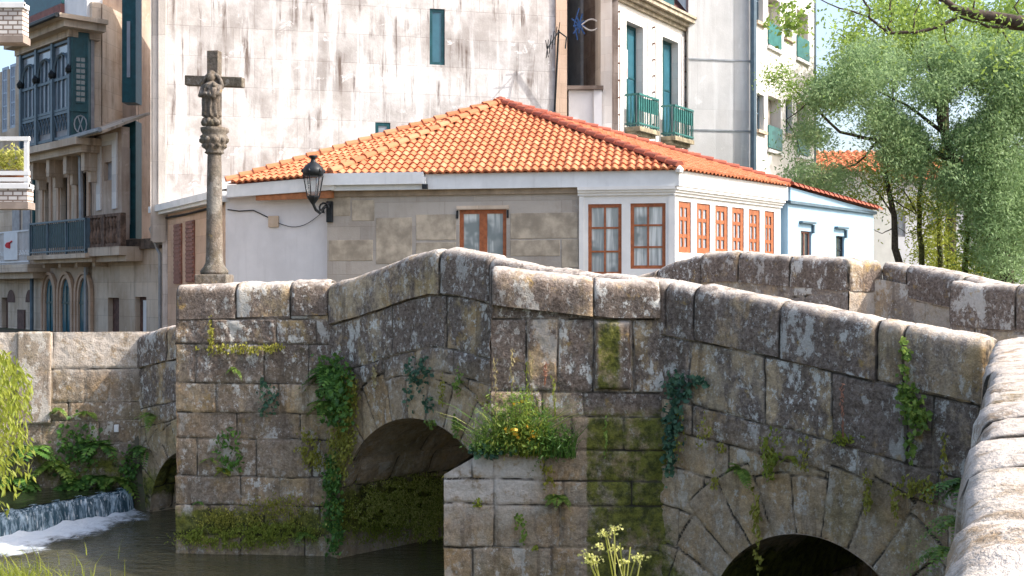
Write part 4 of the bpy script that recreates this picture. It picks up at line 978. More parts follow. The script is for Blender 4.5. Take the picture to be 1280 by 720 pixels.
# star and fish shaped decoration
dc = thing('light_decoration', 'blue and white wire decoration with a fish outline high on the sooty wall', 'decoration', DS.pt(1.2, 12.6, .4))
def dpt(px, py): return (PW(px, py, 44.0))
b = MB(); pts = [dpt(727+25*t, 31+7.0*math.sin(math.pi*t)) for t in [k/12 for k in range(13)]]; b.tube(pts, .03, 5)
pts = [dpt(727+25*t, 31-7.0*math.sin(math.pi*t)) for t in [k/12 for k in range(13)]]; b.tube(pts, .03, 5); b.build('fish_outline', M['banner'], dc)
b = MB(); c_ = (724, 31)
for k in range(9): an = k*2*math.pi/9+.2; b.tube([dpt(*c_), dpt(c_[0]+11*math.cos(an)*(1 if k % 2 else .7), c_[1]+15*math.sin(an)*(1 if k % 2 else .7))], .035, 4)
b.tube([dpt(724, 10), dpt(718, 30), dpt(722, 50)], .03, 4); b.build('star_rays', M['bluewire'], dc)

# ------------------------------------------------------------------ grey clad tower and white flats on the right
gt = thing('grey_clad_building', 'plain pale grey clad building face between the white front and the flats', 'building', (9, 51, 2.2))
GC = Fac((PW(860.5, 0, 48.3)[0], 48.3), (1, .20)); gcl = GC.a(939)
fwall(GC, 0, gcl, 2, 21, [], .3, 'clad_wall', M['concrete'], gt)
b = MB()
for py in (75, 163): z_ = GC.z(900, py); MB().fbox(GC, 0, gcl, z_-.03, z_+.03, -.02, .03).build('joint_strip', M['zinc'], gt)
b = MB(); b.tube([GC.pt(gcl+.02, 2, .18), GC.pt(gcl+.02, 21, .18)], .13, 8); b.build('downpipe', M['pipe'], gt)
core([GC.pt(.1, 0, -.35)[:2], GC.pt(gcl, 0, -.35)[:2], (12, 62), (8.5, 62)], 2, 20.8, gt, M['concrete'], 'body')
fl = thing('white_flats', 'white block of flats with green balcony panels, partly hidden by the willow', 'building', (12, 53, 2.2))
WFl = Fac((PW(941, 0, 49.3)[0], 49.3), (.52, .854)); fa_ = WFl.a; fle = fa_(1018)
sm = [(945, 954, -30, 28), (981, 990, 20, 48), (946, 955, 118, 163), (982, 990, 125, 168), (946, 955, 240, 280)]
bg_ = [(960, 975, -2, 60), (996, 1010, 15, 75), (960, 976, 122, 188), (996, 1010, 130, 195), (960, 976, 245, 300)]
rs = [WFl.rect(*r_) for r_ in sm]; rb = [WFl.rect(*r_) for r_ in bg_]
fwall(WFl, 0, fle, 2, 18.6, rs+rb, .5, 'wall', plain('warm_white_render', (.72,.68,.64), .8, .05, 1.2, dirt=.12), fl)
for r_ in rs:
    w_ = fwindow(WFl, r_, -.2, M['pipe'], M['glass'], fl, 1, 2, .10, .05); MB().fbox(WFl, r_[0]-.12, r_[1]+.12, r_[2]-.14, r_[2]-.01, -.02, .14).build('sill', M['oldstone'], w_)
tanp = plain('loggia_back_wall', (.46,.40,.35), .8, .1, 2)
for r_ in rb:
    l_ = MB().fbox(WFl, r_[0]+.01, r_[1]-.01, r_[2]+.01, r_[3]-.01, -.49, -.44).build('loggia', tanp, fl)
    MB().fbox(WFl, r_[0]-.06, r_[1]+.06, r_[2]+.05, r_[2]+1.0, .01, .06).build('balcony_panel', M['tealbright'], l_)
    MB().fbox(WFl, r_[0]-.12, r_[1]+.12, r_[2]-.15, r_[2]-.02, -.02, .12).build('balcony_slab', M['white'], l_)
b = MB(); b.fbox(WFl, fle-.02, fle+.10, 2, 18.6, -.4, .06); b.build('corner_pipe', M['pipe'], fl)
core([WFl.pt(.1, 0, -.52)[:2], WFl.pt(fle, 0, -.52)[:2], (13, 62), (10, 58)], 2, 18.5, fl, M['white'], 'body')
# distant white house with an orange roof, and a long pale wall behind the trunks
dh = thing('distant_white_house', 'distant white house with an orange tiled roof glimpsed behind the willow branches', 'house', (18, 62, 2.2))
DHF = Fac((PW(1012, 0, 60)[0], 60.0), (1, 0)); e_ = DHF.a(1120)
fwall(DHF, 0, e_, 2, DHF.z(1060, 214), [], .3, 'wall', M['white'], dh)
zz_ = DHF.z(1060, 214)
roof_plane('roof', [DHF.pt(-.4, zz_-.05, .5), DHF.pt(e_+.4, zz_-.05, .5), DHF.pt(e_+.4, zz_+1.3, -2.4), DHF.pt(-.4, zz_+1.3, -2.4)], dh, M['tile'], .4, .5, .08)
MB().fbox(DHF, 0, e_, 2, zz_+1.0, -4, -2.3).build('body', M['white'], dh)
lw = thing('pale_terrace_house', 'long pale house front with faint windows far behind the tree trunks', 'house', (30, 70, 2.2))
LWF = Fac((PW(1095, 0, 68)[0], 68.0), (1, .05)); e_ = LWF.a(1330); wz = [LWF.rect(p, p+14, 262, 296) for p in (1118, 1160, 1204, 1240, 1280)]
fwall(LWF, 0, e_, 1.5, LWF.z(1200, 225), wz, .3, 'wall', M['lilac'], lw)
for r_ in wz: fwindow(LWF, r_, -.1, M['greypanel'], M['paleglass'], lw, 2, 2, .1, .06)
roof_plane('roof', [LWF.pt(-.4, LWF.z(1200, 226), .5), LWF.pt(e_+.4, LWF.z(1200, 226), .5), LWF.pt(e_+.4, LWF.z(1200, 192), -3), LWF.pt(-.4, LWF.z(1200, 192), -3)], lw, M['tile'], .4, .5, .08)

# ------------------------------------------------------------------ old houses on the left
LF_ = Fac((-13.3, 42.0), (-.68, .73)); la = LF_.a
old = thing('arched_house', 'old stone house with a glazed gallery, green balcony and three pointed-arch doors', 'house', (-18, 48, 2.0))
aR, aL = la(108), la(26)
ups = [LF_.rect(p, q, t_, 300) for p, q, t_ in ((56, 62, 228), (76, 85, 222), (99, 109, 216))]
ars = [LF_.rect(p, q, t_, 425) for p, q, t_ in ((59, 69, 355), (79, 90, 352), (101, 113, 349))]
zA = sum(a_[3] for a_ in ars)/3
fwall(LF_, la(115), la(20), 1.9, 14.6, ups+[(a_[0], a_[1], 2.0, zA-.35) for a_ in ars], .35, 'wall', M['oldstone'], old)
for r_ in ups: fwindow(LF_, r_, -.2, M['darkmetal'], M['glass'], old, 1, 3, .06, .05)
for r_ in ups:
    b = MB(); b.fbox(LF_, r_[0]-.28, r_[0]-.08, r_[2], r_[3]+.1, 0, .07); b.fbox(LF_, r_[1]+.08, r_[1]+.28, r_[2], r_[3]+.1, 0, .07)
    c_ = (r_[0]+r_[1])/2; w_ = (r_[1]-r_[0])/2+.28
    for k in range(10):
        t0, t1 = math.pi*k/10, math.pi*(k+1)/10; q_ = []
        for d_ in (.07, 0):
            for t_, rr in ((t0, w_), (t1, w_), (t1, w_-.2), (t0, w_-.2)): q_.append(LF_.pt(c_+rr*math.cos(t_), r_[3]+.12+rr*.85*math.sin(t_), d_))
        b.add(q_, [(0,1,2,3), (4,7,6,5), (0,4,5,1), (2,6,7,3), (1,5,6,2), (0,3,7,4)], .5)
    b.build('window_surround', M['tanstone'], old)
for a0, a1, z0, z1 in ars:                                      # pointed arch doors
    c_ = (a0+a1)/2; w_ = (a1-a0)/2; zs_ = zA-.75; n_ = 8
    out = [(a0, 2.0)]+[(a0+w_*(1-math.cos(k/n_*math.pi/2))**1.0, zs_+.85*math.sin(k/n_*math.pi/2)) for k in range(n_+1)]
    out += [(2*c_-x, z) for x, z in out[::-1][1:]]
    m_ = len(out); V = [LF_.pt(x, z, .03) for x, z in out]+[LF_.pt(x, z, -.2) for x, z in out]
    d_ = mesh_obj('arched_door', V, [tuple(range(m_))]+[(k, (k+1) % m_, m_+(k+1) % m_, m_+k) for k in range(m_)], M['tealglass'], old)
    b = MB()
    for s_ in (.16, .32):
        o2 = [(c_+(x-c_)*(1+s_/w_), z+(s_*.9 if z > zs_ else 0)) for x, z in out]; o1 = [(c_+(x-c_)*(1+(s_-.13)/w_), z+((s_-.13)*.9 if z > zs_ else 0)) for x, z in out]
        for k in range(m_-1):
            q_ = [LF_.pt(*o1[k], .02), LF_.pt(*o1[k+1], .02), LF_.pt(*o2[k+1], .02), LF_.pt(*o2[k], .02), LF_.pt(*o1[k], .05+s_*.3), LF_.pt(*o1[k+1], .05+s_*.3), LF_.pt(*o2[k+1], .05+s_*.3), LF_.pt(*o2[k], .05+s_*.3)]
            b.add(q_, [(4,5,6,7), (0,1,5,4), (2,3,7,6), (1,2,6,5), (3,0,4,7)], .5)
    b.build('arch_surround', M['tanstone'], d_)
    b = MB(); b.fbox(LF_, c_-.03, c_+.03, 2, zs_+.6, .03, .06); b.fbox(LF_, a0, a1, zs_-.1, zs_-.02, .03, .06); b.build('glazing_bar', M['teal'], d_)
# balcony with green panels
zb = LF_.z(70, 317, .9); ab0, ab1 = la(108, .9), la(38, .9)
b = MB(); b.fbox(LF_, ab0-.1, ab1+.1, zb-.20, zb-.04, 0, 1.0); b.fbox(LF_, ab0-.1, ab1+.1, zb-.34, zb-.20, 0, .75)
for k in range(4): a_ = ab0+.2+(ab1-ab0-.6)*k/3; b.fbox(LF_, a_, a_+.22, zb-.50, zb-.34, 0, .5)
bal = b.build('balcony', M['oldstone'], old)
b = MB(); npan = 3; zr = LF_.z(70, 276, .9)
for k in range(npan+1): a_ = ab0+(ab1-ab0-.06)*k/npan; b.fbox(LF_, a_, a_+.06, zb-.04, zr, .88, .95)
b.fbox(LF_, ab0, ab1, zr-.07, zr, .87, .96); b.fbox(LF_, ab0, ab1, zb+.05, zb+.11, .87, .96); b.fbox(LF_, ab0, ab0+.06, zb, zr, 0, .9)
for k in range(26): a_ = ab0+(ab1-ab0)*k/26; b.fbox(LF_, a_, a_+.025, zb, zr, .905, .93)
rl = b.build('railing', M['pipe'], bal)
b = MB()
for k in range(npan): a_ = ab0+(ab1-ab0-.06)*k/npan; b.fbox(LF_, a_+.09, a_+(ab1-ab0)/npan-.04, zb+.22, zr-.1, .86, .885)
b.fbox(LF_, ab0+.01, ab0+.04, zb+.22, zr-.1, .06, .84); b.build('green_panel', M['teal'], rl)
# glazed gallery
dg = .9; g0, g1 = la(88, dg), la(25, dg)
zg0, zgs, zgm, zg1 = LF_.z(56, 179, dg), LF_.z(56, 146, dg), LF_.z(56, 106, dg), LF_.z(56, 58, dg)
b = MB(); b.fbox(LF_, g0, g1, zg0, zg1, 0, dg-.12); gal = b.build('gallery', M['greypanel'], old)
b = MB(); b.fbox(LF_, g0+.02, g1-.02, zgs, zg1-.2, dg-.12, dg-.09); b.build('pane', M['paleglass'], gal)
b = MB(); nb = 3
for k in range(nb+1): a_ = g0+(g1-g0-.16)*k/nb; b.fbox(LF_, a_, a_+.16, zg0-.05, zg1, dg-.1, dg+.05)
for k in range(nb*4+1): a_ = g0+(g1-g0-.06)*k/(nb*4); b.fbox(LF_, a_, a_+.07, zgs, zg1-.5, dg-.1, dg-.03)
for z_ in (zg0+.02, zgs-.06, zgs+.06, zgm, zg1-.14): b.fbox(LF_, g0, g1, z_, z_+.10, dg-.1, dg-.01)
for k in range(nb):                                             # arched heads and lace panels
    a_ = g0+(g1-g0-.16)*k/nb+.16; e2 = g0+(g1-g0-.16)*(k+1)/nb; c_ = (a_+e2)/2; w_ = (e2-a_)/2
    pts = [LF_.pt(c_-w_*math.cos(t*math.pi/10), zg1-1.15+w_*.95*math.sin(t*math.pi/10), dg-.02) for t in range(11)]; b.tube(pts, .055, 4)
    for s_ in range(5):
        a2 = a_+(e2-a_)*(s_+.5)/5; b.tube([LF_.pt(a2-.16, zg0+.35, dg-.04), LF_.pt(a2, zg0+.75, dg-.04), LF_.pt(a2+.16, zg0+.35, dg-.04)], .03, 4); b.tube([LF_.pt(a2-.16, zg0+1.0, dg-.04), LF_.pt(a2, zg0+.65, dg-.04), LF_.pt(a2+.16, zg0+1.0, dg-.04)], .03, 4)
b.build('glazing_bars', M['pipe'], gal)
b = MB()
for k in range(nb+1): a_ = g0+(g1-g0-.16)*k/nb+.08; b.lathe([(.05, 0), (.16, .1), (.18, .2), (.08, .34), (.05, .4)], LF_.pt(a_, zg1-1.35, dg), 6)
b.build('capital', M['darkmetal'], gal)
EF = Fac(LF_.pt(g0, 0, dg)[:2], (LF_.n[0]*-1, LF_.n[1]*-1)); el = dg+.0      # end face of the gallery, towards the right
ex0, ex1 = PW(88.5, 0, LF_.pt(g0, 0, dg)[1])[0], PW(111, 0, LF_.pt(g0, 0, dg)[1]+.3)[0]
yE = LF_.pt(g0, 0, dg)[1]
b = MB(); b.hexa([(ex0, yE-.02, zg0), (ex1, yE+.25, zg0), (ex1, yE+1.6, zg0), (ex0-.3, yE+1.6, zg0), (ex0, yE-.02, zg1+.2), (ex1, yE+.25, zg1+.2), (ex1, yE+1.6, zg1+.2), (ex0-.3, yE+1.6, zg1+.2)]); ge = b.build('gallery_end', M['teal'], old)
EFF = Fac((ex0, yE-.02), (ex1-ex0, .27)); ew = math.dist((ex0, yE-.02), (ex1, yE+.25))
MB().fbox(EFF, ew*.32, ew*.80, zgs+.3, zg1-.7, -.02, .02).build('pane', M['glass'], ge)
b = MB()
for k in range(9): z_ = zgs+.3+(zg1-.7-zgs-.3)*k/8; b.fbox(EFF, ew*.30, ew*.82, z_-.03, z_+.03, .01, .04)
b.fbox(EFF, ew*.55, ew*.58, zgs+.3, zg1-.7, .012, .042); b.fbox(EFF, -.02, ew, zgs-.05, zgs+.12, 0, .06); b.fbox(EFF, .02, ew*.14, zg0, zg1, 0, .05); b.fbox(EFF, ew*.9, ew, zg0, zg1, 0, .05); b.build('glazing_bar', M['teal'], ge)
b = MB(); b.tube([EFF.pt(ew*.55+.22*math.cos(t*math.pi/6), (zg0+zgs)/2+.32*math.sin(t*math.pi/6), .03) for t in range(13)], .03, 4); b.tube([EFF.pt(ew*.4, (zg0+zgs)/2-.3, .03), EFF.pt(ew*.7, (zg0+zgs)/2+.3, .03)], .025, 4); b.tube([EFF.pt(ew*.7, (zg0+zgs)/2-.3, .03), EFF.pt(ew*.4, (zg0+zgs)/2+.3, .03)], .025, 4); b.build('lattice', M['zinc'], ge)
# corbelled stone floor of the gallery, eaves, roof above
b = MB(); b.fbox(LF_, g0-.75, g1+.1, zg0-.30, zg0-.04, 0, dg+.12); b.fbox(LF_, g0-.6, g1, zg0-.55, zg0-.30, 0, dg-.15)
for k in range(4): a_ = g0-.4+(g1-g0)*k/3; b.fbox(LF_, a_, a_+.3, zg0-1.2, zg0-.55, 0, .55); b.fbox(LF_, a_+.04, a_+.26, zg0-1.6, zg0-1.2, 0, .3)
b.build('corbel_table', M['oldstone'], old)
b = MB(); b.fbox(LF_, g0-.55, g1+.5, zg1+.25, zg1+.50, -.2, dg+.45); b.fbox(LF_, g0-.75, g1+.6, zg1+.50, zg1+.66, -.2, dg+.7); b.fbox(LF_, g0-.1, g1+.3, zg1, zg1+.25, -.2, dg+.1); b.build('eave', M['oldstone'], old)
b = MB(); b.tube([LF_.pt(g0-.7, zg1+.58, dg+.78), LF_.pt(g1+.6, zg1+.58, dg+.78)], .09, 6); b.build('gutter', M['darkmetal'], old)
ae = la(84); 
MB().fbox(LF_, ae, la(29), zg1+.66, zg1+1.75, -.5, .25).build('red_parapet', M['roofred'], old)
MB().fbox(LF_, ae+.3, la(33), zg1+1.75, zg1+3.8, -.6, .1).build('teal_attic', M['teal'], old)
MB().fbox(LF_, la(112), ae, zg1+.66, zg1+2.2, -.5, .1).build('white_attic', M['white'], old)
core([LF_.pt(la(115), 0, -.4)[:2], LF_.pt(la(20), 0, -.4)[:2], (-24, 62), (-14, 56)], 1.9, 14.6, old, M['oldstone'], 'body')
MB().tube([LF_.pt(la(46), LF_.z(46, 195), .12), LF_.pt(la(46), LF_.z(46, 282), .12)], .07, 6).build('downpipe', M['teal'], old)
MB().tube([LF_.pt(la(46), LF_.z(46, 330), .2), LF_.pt(la(46), 2, .2)], .08, 6).build('downpipe', M['pipe'], old)
# annex to its right: lean-to roof, framed window, brown balcony, plain ground floor
an = thing('stone_annex', 'old stone annex with rusty brown balcony and two brown ground-floor doors', 'house', (-14, 43, 2.0))
x_end = la(109)
gA = la(202.5)
d1 = LF_.rect(135, 149, 372, 425); d2 = LF_.rect(169, 183, 371, 425)
zB = LF_.z(135, 312)
fwall(LF_, gA, x_end-.02, 1.9, zB, [d1, d2], .35, 'ground_floor_wall', M['oldstone'], an)
for d_ in (d1, d2): MB().fbox(LF_, d_[0]+.01, d_[1]-.01, d_[2], d_[3]-.01, -.25, -.18).build('door', M['brownstone'], an)
MB().fbox(LF_, d2[0]+.02, d2[0]+(d2[1]-d2[0])*.6, d2[2], d2[3]-.12, -.16, -.13).build('white_curtain', M['banner'], an)
b = MB(); b.fbox(LF_, gA, x_end, zB-.05, zB+.30, -.2, .12); b.build('string_course', plain('damp_string_course', (.16,.12,.09), .9, .3, 4, dirt=.7), an)
aw0, aw1 = la(152), x_end-.02
sq = LF_.rect(122, 147, 168, 262); op = LF_.rect(130, 145, 202, 225)
fwall(LF_, aw0, aw1, zB+.3, LF_.z(130, 163), [op], .3, 'upper_wall', M['plaster'], an)
b = MB(); a0, a1, z0, z1 = sq; b.fbox(LF_, a0, a0+.35, z0, z1, 0, .06); b.fbox(LF_, a1-.35, a1, z0, z1, 0, .06); b.fbox(LF_, a0+.35, a1-.35, z1-.4, z1, 0, .058); b.build('window_surround', M['white_stone'], an)
MB().fbox(LF_, op[0]+.01, op[1]-.01, op[2], op[3], -.2, -.15).build('window', M['greypanel'], an)
cr_ = LF_.pt(aw0-.1, 0, .8); cl_ = LF_.pt(aw1+.15, 0, .8); zr0, zr1 = LF_.z(150, 155, .8), LF_.z(104, 173, .8)
zle = (zr0+zr1)/2
b = MB(); b.hexa([LF_.pt(aw1+.2, zle-.08, .8), LF_.pt(aw0-.2, zle-.08, .8), LF_.pt(aw0-.2, zle+.75, -1), LF_.pt(aw1+.2, zle+.75, -1), LF_.pt(aw1+.2, zle+.02, .8), LF_.pt(aw0-.2, zle+.02, .8), LF_.pt(aw0-.2, zle+.85, -1), LF_.pt(aw1+.2, zle+.85, -1)])
b.build('lean_to_roof', M['oldstone'], an); b = MB(); b.tube([LF_.pt(aw0-.2, zle+.05, .9), LF_.pt(aw1+.3, zle-.05, .9), LF_.pt(aw1+.15, zle-.6, .2), LF_.pt(aw1+.15, zB+.3, .15)], .09, 6); b.build('gutter', M['zinc'], an)
MB().tube([LF_.pt(x_end-.2, zB, .14), LF_.pt(x_end-.2, 2.4, .14)], .08, 6).build('downpipe', M['zinc'], an)
zb5 = LF_.z(132, 309, .7); r0, r1 = la(154, .7), la(110, .7); zr5 = LF_.z(132, 268, .7)
b = MB(); b.fbox(LF_, r0, r1, zb5-.3, zb5, 0, .85); b.fbox(LF_, r0, r1, zb5-.5, zb5-.3, 0, .6); bb = b.build('balcony', M['oldstone'], an)
b = MB(); b.fbox(LF_, r0, r1, zr5-.1, zr5, .62, .78); b.fbox(LF_, r0, r1, zb5, zb5+.12, .62, .78)
for k in range(11):
    a_ = r0+.1+(r1-r0-.2)*k/10; b.lathe([(.06, 0), (.11, .25), (.06, .55), (.10, .8), (.06, zr5-zb5-.2)], LF_.pt(a_, zb5+.1, .70), 6)
for k in (0, .5, 1): a_ = r0+(r1-r0-.25)*k; b.fbox(LF_, a_, a_+.25, zb5, zr5-.01, .6, .8)
b.build('balustrade', plain('rusty_brown_stone', (.20,.13,.095), .9, .3, 5, dirt=.7), bb)
gb = Fac((PW(113, 0, 46.4)[0], 46.4), (1, .02)); ge_ = gb.a(170)
fwall(gb, 0, ge_, 8, 18, [], .3, 'gable_wall', M['plaster'], an)
core([LF_.pt(gA+.1, 0, -.4)[:2], LF_.pt(x_end, 0, -.4)[:2], (-15.2, 50), (-12.5, 50), (-11.5, 46)], 1.9, zB+.2, an, M['oldstone'], 'body')
core([gb.pt(0, 0, -.35)[:2], gb.pt(ge_, 0, -.35)[:2], (-13, 54), (-16, 54)], 2, 18, an, M['plaster'], 'rear_body')
# next house to the left: pale blue glazing, white balcony with a banner, small arches below
nh = thing('blue_glazed_house', 'house front with pale blue glazing and a white balcony hung with a banner, far left', 'house', (-23, 53, 2.0))
aN0, aN1 = la(20)+.02, la(-60)
nw = [LF_.rect(2, 9, 84, 165), LF_.rect(12, 19, 80, 160)]; nd_ = [LF_.rect(-2, 7, 258, 318), LF_.rect(14, 22, 258, 318), LF_.rect(27, 36, 258, 318)]
nlow = [LF_.rect(2, 10, 372, 425), LF_.rect(23, 32, 370, 425)]
fwall(LF_, la(38), aN0-.05, 1.9, LF_.z(30, 232), [nd_[2], nlow[1]], .3, 'lower_wall', M['oldstone'], nh) if False else None
fwall(LF_, aN0, aN1, 1.9, 13.2, nw+[nlow[0]], .3, 'wall', M['oldstone'], nh)
for r_ in nw: fwindow(LF_, r_, -.02, plain('pale_blue_joinery', (.40,.47,.56), .5, .06, 2), M['paleglass'], nh, 2, 5, .12, .06, 'blue_window')
MB().fbox(LF_, nlow[0][0], nlow[0][1], 1.9, nlow[0][3], -.25, -.2).build('door', M['brownstone'], nh)
zn = LF_.z(15, 331, .8); n0, n1 = la(37.5, .8), la(-30, .8); zq = LF_.z(15, 289, .8)
b = MB(); b.fbox(LF_, n0, n1, zn-.3, zn, 0, .9); b.fbox(LF_, n0+.2, n1, zn-.55, zn-.3, 0, .6); nb_ = b.build('balcony', M['oldstone'], nh)
b = MB(); b.fbox(LF_, n0, n1, zq-.06, zq, .8, .86); b.fbox(LF_, n0, n1, zn+.08, zn+.14, .8, .86)
k_ = int((n1-n0)/.13)
for k in range(k_): a_ = n0+(n1-n0)*k/k_; b.fbox(LF_, a_, a_+.035, zn, zq, .81, .84)
for k in range(k_//2): a_ = n0+(n1-n0)*(k+.5)/(k_/2); b.tube([LF_.pt(a_+.09*math.cos(t*math.pi/4), zn+.45+.09*math.sin(t*math.pi/4), .83) for t in range(9)], .022, 4)
rl = b.build('railing', M['banner'], nb_)
r_ = LF_.rect(4.5, 21.5, 291, 325, .9); bnr = MB().fbox(LF_, *r_, .88, .90).build('banner', M['banner'], nb_)
c_ = ((r_[0]+r_[1])/2, (r_[2]+r_[3])/2)
b = MB(); b.lathe([(.0, -.14), (.16, -.10), (.2, 0), (.14, .10), (0, .14)], LF_.pt(c_[0]+.03, c_[1]+.05, .91), 10, sq=.15); b.tube([LF_.pt(c_[0]+.1, c_[1]+.12, .93), LF_.pt(c_[0]-.22, c_[1]+.2, .93)], .035, 4); b.build('pink_emblem', M['red'], bnr)
for (p, q) in ((0, 10), (23, 33)):
    r_ = LF_.rect(p, q, 362, 378, .3); b = MB(); c_ = (r_[0]+r_[1])/2; w_ = (r_[1]-r_[0])/2
    V = [LF_.pt(c_+w_*math.cos(t*math.pi/10), r_[2]+(r_[3]-r_[2])*1.0*math.sin(t*math.pi/10), .02) for t in range(11)]; b.add(V, [tuple(range(11))])
    b.build('fanlight', M['brownstone'], old if p == 23 else nh)
for p in (14, 27):
    r_ = LF_.rect(p, p+9, 262, 318, .1); MB().fbox(LF_, *r_, .01, .06).build('balcony_window', M['greypanel'], old if p > 20 else nh)
r_ = LF_.rect(23, 32, 387, 425); MB().fbox(LF_, *r_, .01, .05).build('door', M['brownstone'], old)
core([LF_.pt(aN0+.1, 0, -.35)[:2], LF_.pt(aN1, 0, -.35)[:2], (-40, 66), (-24, 62)], 1.9, 13.2, nh, M['oldstone'], 'body')
# nearer white-brick house at the frame's left edge, only its two balconies reach into view
wb = thing('white_brick_house', 'white brick house at the left edge, only its two corner balconies in view', 'house', (-13, 28, 2.0))
MB().box(-22, -14.4, 25.5, 33, 2, 16).build('wall', M['whitebrick'], wb)
def brick_balcony(xr, y0, zf, zt, zbot, rails):
    b = MB(); b.box(-14.4, xr, y0, y0+.2, zf, zt); b.box(xr-.2, xr, y0+.2, y0+.34, zf, zt); b.box(-14.4, xr-.2, y0+.2, y0+.34, zbot, zf); bl = b.build('balcony', M['whitebrick'], wb)
    s_ = MB(); s_.box(-14.4, xr+.03, y0-.04, y0+.36, zf-.16, zf-.01); s_.build('slab', plain('balcony_underside', (.30,.24,.20), .9, .1, 3), bl)
    c_ = MB(); c_.box(-14.4, xr+.05, y0-.05, y0+.25, zt+.002, zt+.10)
    for z_ in rails: c_.box(-14.4, xr+.05, y0-.04, y0+.04, z_, z_+.09)
    for x_ in (xr-.06, xr-1.2): c_.box(x_, x_+.09, y0-.03, y0+.03, zt, max(rails+[zt])+.08)
    c_.build('white_rail', M['white'], bl); return bl
Yb = 26.0; zz2 = lambda y: EYE+(360-y)/FPX*Yb
brick_balcony(PW(28, 0, Yb)[0], Yb, zz2(44), zz2(10), zz2(52), [zz2(5)-.05])
lb = brick_balcony(PW(34, 0, Yb)[0], Yb, zz2(252), zz2(236), zz2(258), [zz2(234), zz2(227), zz2(219), zz2(176)])
for k, (y, c_) in enumerate(((231, 'redflower'), (223, 'redflower'))):
    MB().box(-14.4, PW(33, 0, Yb)[0]-.1, Yb+.10, Yb+.18, zz2(y+3), zz2(y-3)).build('orange_board', M['beam'], lb)

pf = thing('potted_flowers', 'yellow-green flowering pot plants on the lower white brick balcony at the left edge', 'plants', (PW(14, 0, Yb)[0], Yb+.2, zz2(236)))
MB().box(-14.3, PW(30, 0, Yb)[0], Yb+.21, Yb+.33, zz2(226), zz2(212)).build('planter', M['beam'], pf)
# ------------------------------------------------------------------ wayside cross on the cutwater
cx, cy = PW(268, 355, 17.75)[0], 17.75; cz = 3.93
cross = thing('wayside_cross', 'weathered stone wayside cross with a carved figure on a tall column above the bridge pier', 'stone cross', (cx, cy, cz))
zc = lambda py: EYE+(360-py)/FPX*cy-cz
w_ = lambda px: px/FPX*cy
b = MB(); h1 = zc(343); b.prism([(cx-.235, cy-.235), (cx+.235, cy-.235), (cx+.235, cy+.235), (cx-.235, cy+.235)], cz-.1, cz+h1)
b.build('plinth', M['cross'], cross, bevel=.02)
b = MB(); b.lathe([(.20, h1), (.205, h1+.05), (.16, h1+.11), (.130, h1+.17), (.122, h1+.3), (.112, zc(250)), (.102, zc(196)), (.098, zc(193))], (cx, cy, cz), 20); b.build('column', M['cross'], cross, True)
b = MB(); z0 = zc(193); z1 = zc(160); H = z1-z0
b.lathe([(.11, z0), (.145, z0+.02), (.125, z0+.05), (.15, z0+H*.25), (.185, z0+H*.48), (.20, z0+H*.66), (.17, z0+H*.76), (.205, z0+H*.86), (.20, z1), (.1, z1+.01)], (cx, cy, cz), 18, wob=.05)
for k in range(10):
    a = k*math.pi/5; b.lathe([(.0, -.05), (.045, -.02), (.05, .02), (.0, .06)], (cx+.175*math.cos(a), cy+.175*math.sin(a), cz+z0+H*.52), 6, wob=.15); b.lathe([(.0, -.04), (.035, -.01), (.04, .02), (.0, .05)], (cx+.15*math.cos(a+.3), cy+.15*math.sin(a+.3), cz+z0+H*.30), 6, wob=.15)
b.build('capital', M['cross'], cross, True)
u_ = Vector((.985, -.17, 0)); v_ = Vector((.17, .985, 0))
def beam(name, p0, p1, hw, hd):
    p0, p1 = Vector(p0), Vector(p1); ax = (p1-p0).normalized(); s_ = u_ if abs(ax.z) > .5 else Vector((0, 0, 1)); V = []
    for p in (p0, p1):
        for q, r_ in ((-1, -1), (1, -1), (1, 1), (-1, 1)): V.append(p+s_*q*hw+v_*r_*hd)
    return MB().hexa(V).build(name, M['cross'], cross, bevel=.012)
o_ = Vector((cx, cy, cz)); beam('shaft', o_+Vector((0, 0, z1)), o_+Vector((0, 0, zc(64))), w_(7.4), .075)
arm = o_+Vector((0, 0, zc(101.5))); beam('cross_arm', arm-u_*w_(37.5)+Vector((0, 0, .02)), arm+u_*w_(38.5)-Vector((0, 0, .035)), w_(6.2), .065)
# carved robed figure holding a child, set against an oval backing, worn stone
fb = MB(); fo = o_+v_*-.10
def ell(c, rx, ry, rz, k=12, wob=.06, r=None):
    V = []; n_ = 9
    for i in range(n_+1):
        ph = math.pi*i/n_-math.pi/2
        for j in range(k):
            a = 2*math.pi*j/k; f = 1+wob*(random.random()-.5)*2
            p = c+u_*(rx*f*math.cos(ph)*math.cos(a))+v_*(ry*f*math.cos(ph)*math.sin(a))+Vector((0, 0, rz*math.sin(ph))); V.append(p)
    fb.add(V, [(i*k+j, i*k+(j+1) % k, (i+1)*k+(j+1) % k, (i+1)*k+j) for i in range(n_) for j in range(k)], r)
zb_, zt_ = zc(160), zc(91)
ns_, nr_ = 60, 48; V = []
for i in range(ns_+1):                                          # robe with deep folds, from the small globe up to the shoulders
    t = i/ns_; z = zc(150)+(zc(103)-zc(150))*t
    prof = np.interp(t, [0, .08, .3, .55, .78, .9, .96, 1], [.10, .125, .12, .115, .135, .125, .07, .045]); dep = prof*.85
    for j in range(nr_):
        a = 2*math.pi*j/nr_; fr = max(0, -math.sin(a))
        f = 1+(.17*math.sin(a*9+3*t+1.2*math.sin(t*7))+.09*math.sin(a*17-4*t))*(.05 < t < .8)
        bulge = .05*fr**2*math.exp(-((t-.62)/.10)**2)
        V.append(fo+u_*(math.cos(a)*prof*f)+v_*(math.sin(a)*(dep*f+bulge))+Vector((0, 0, z)))
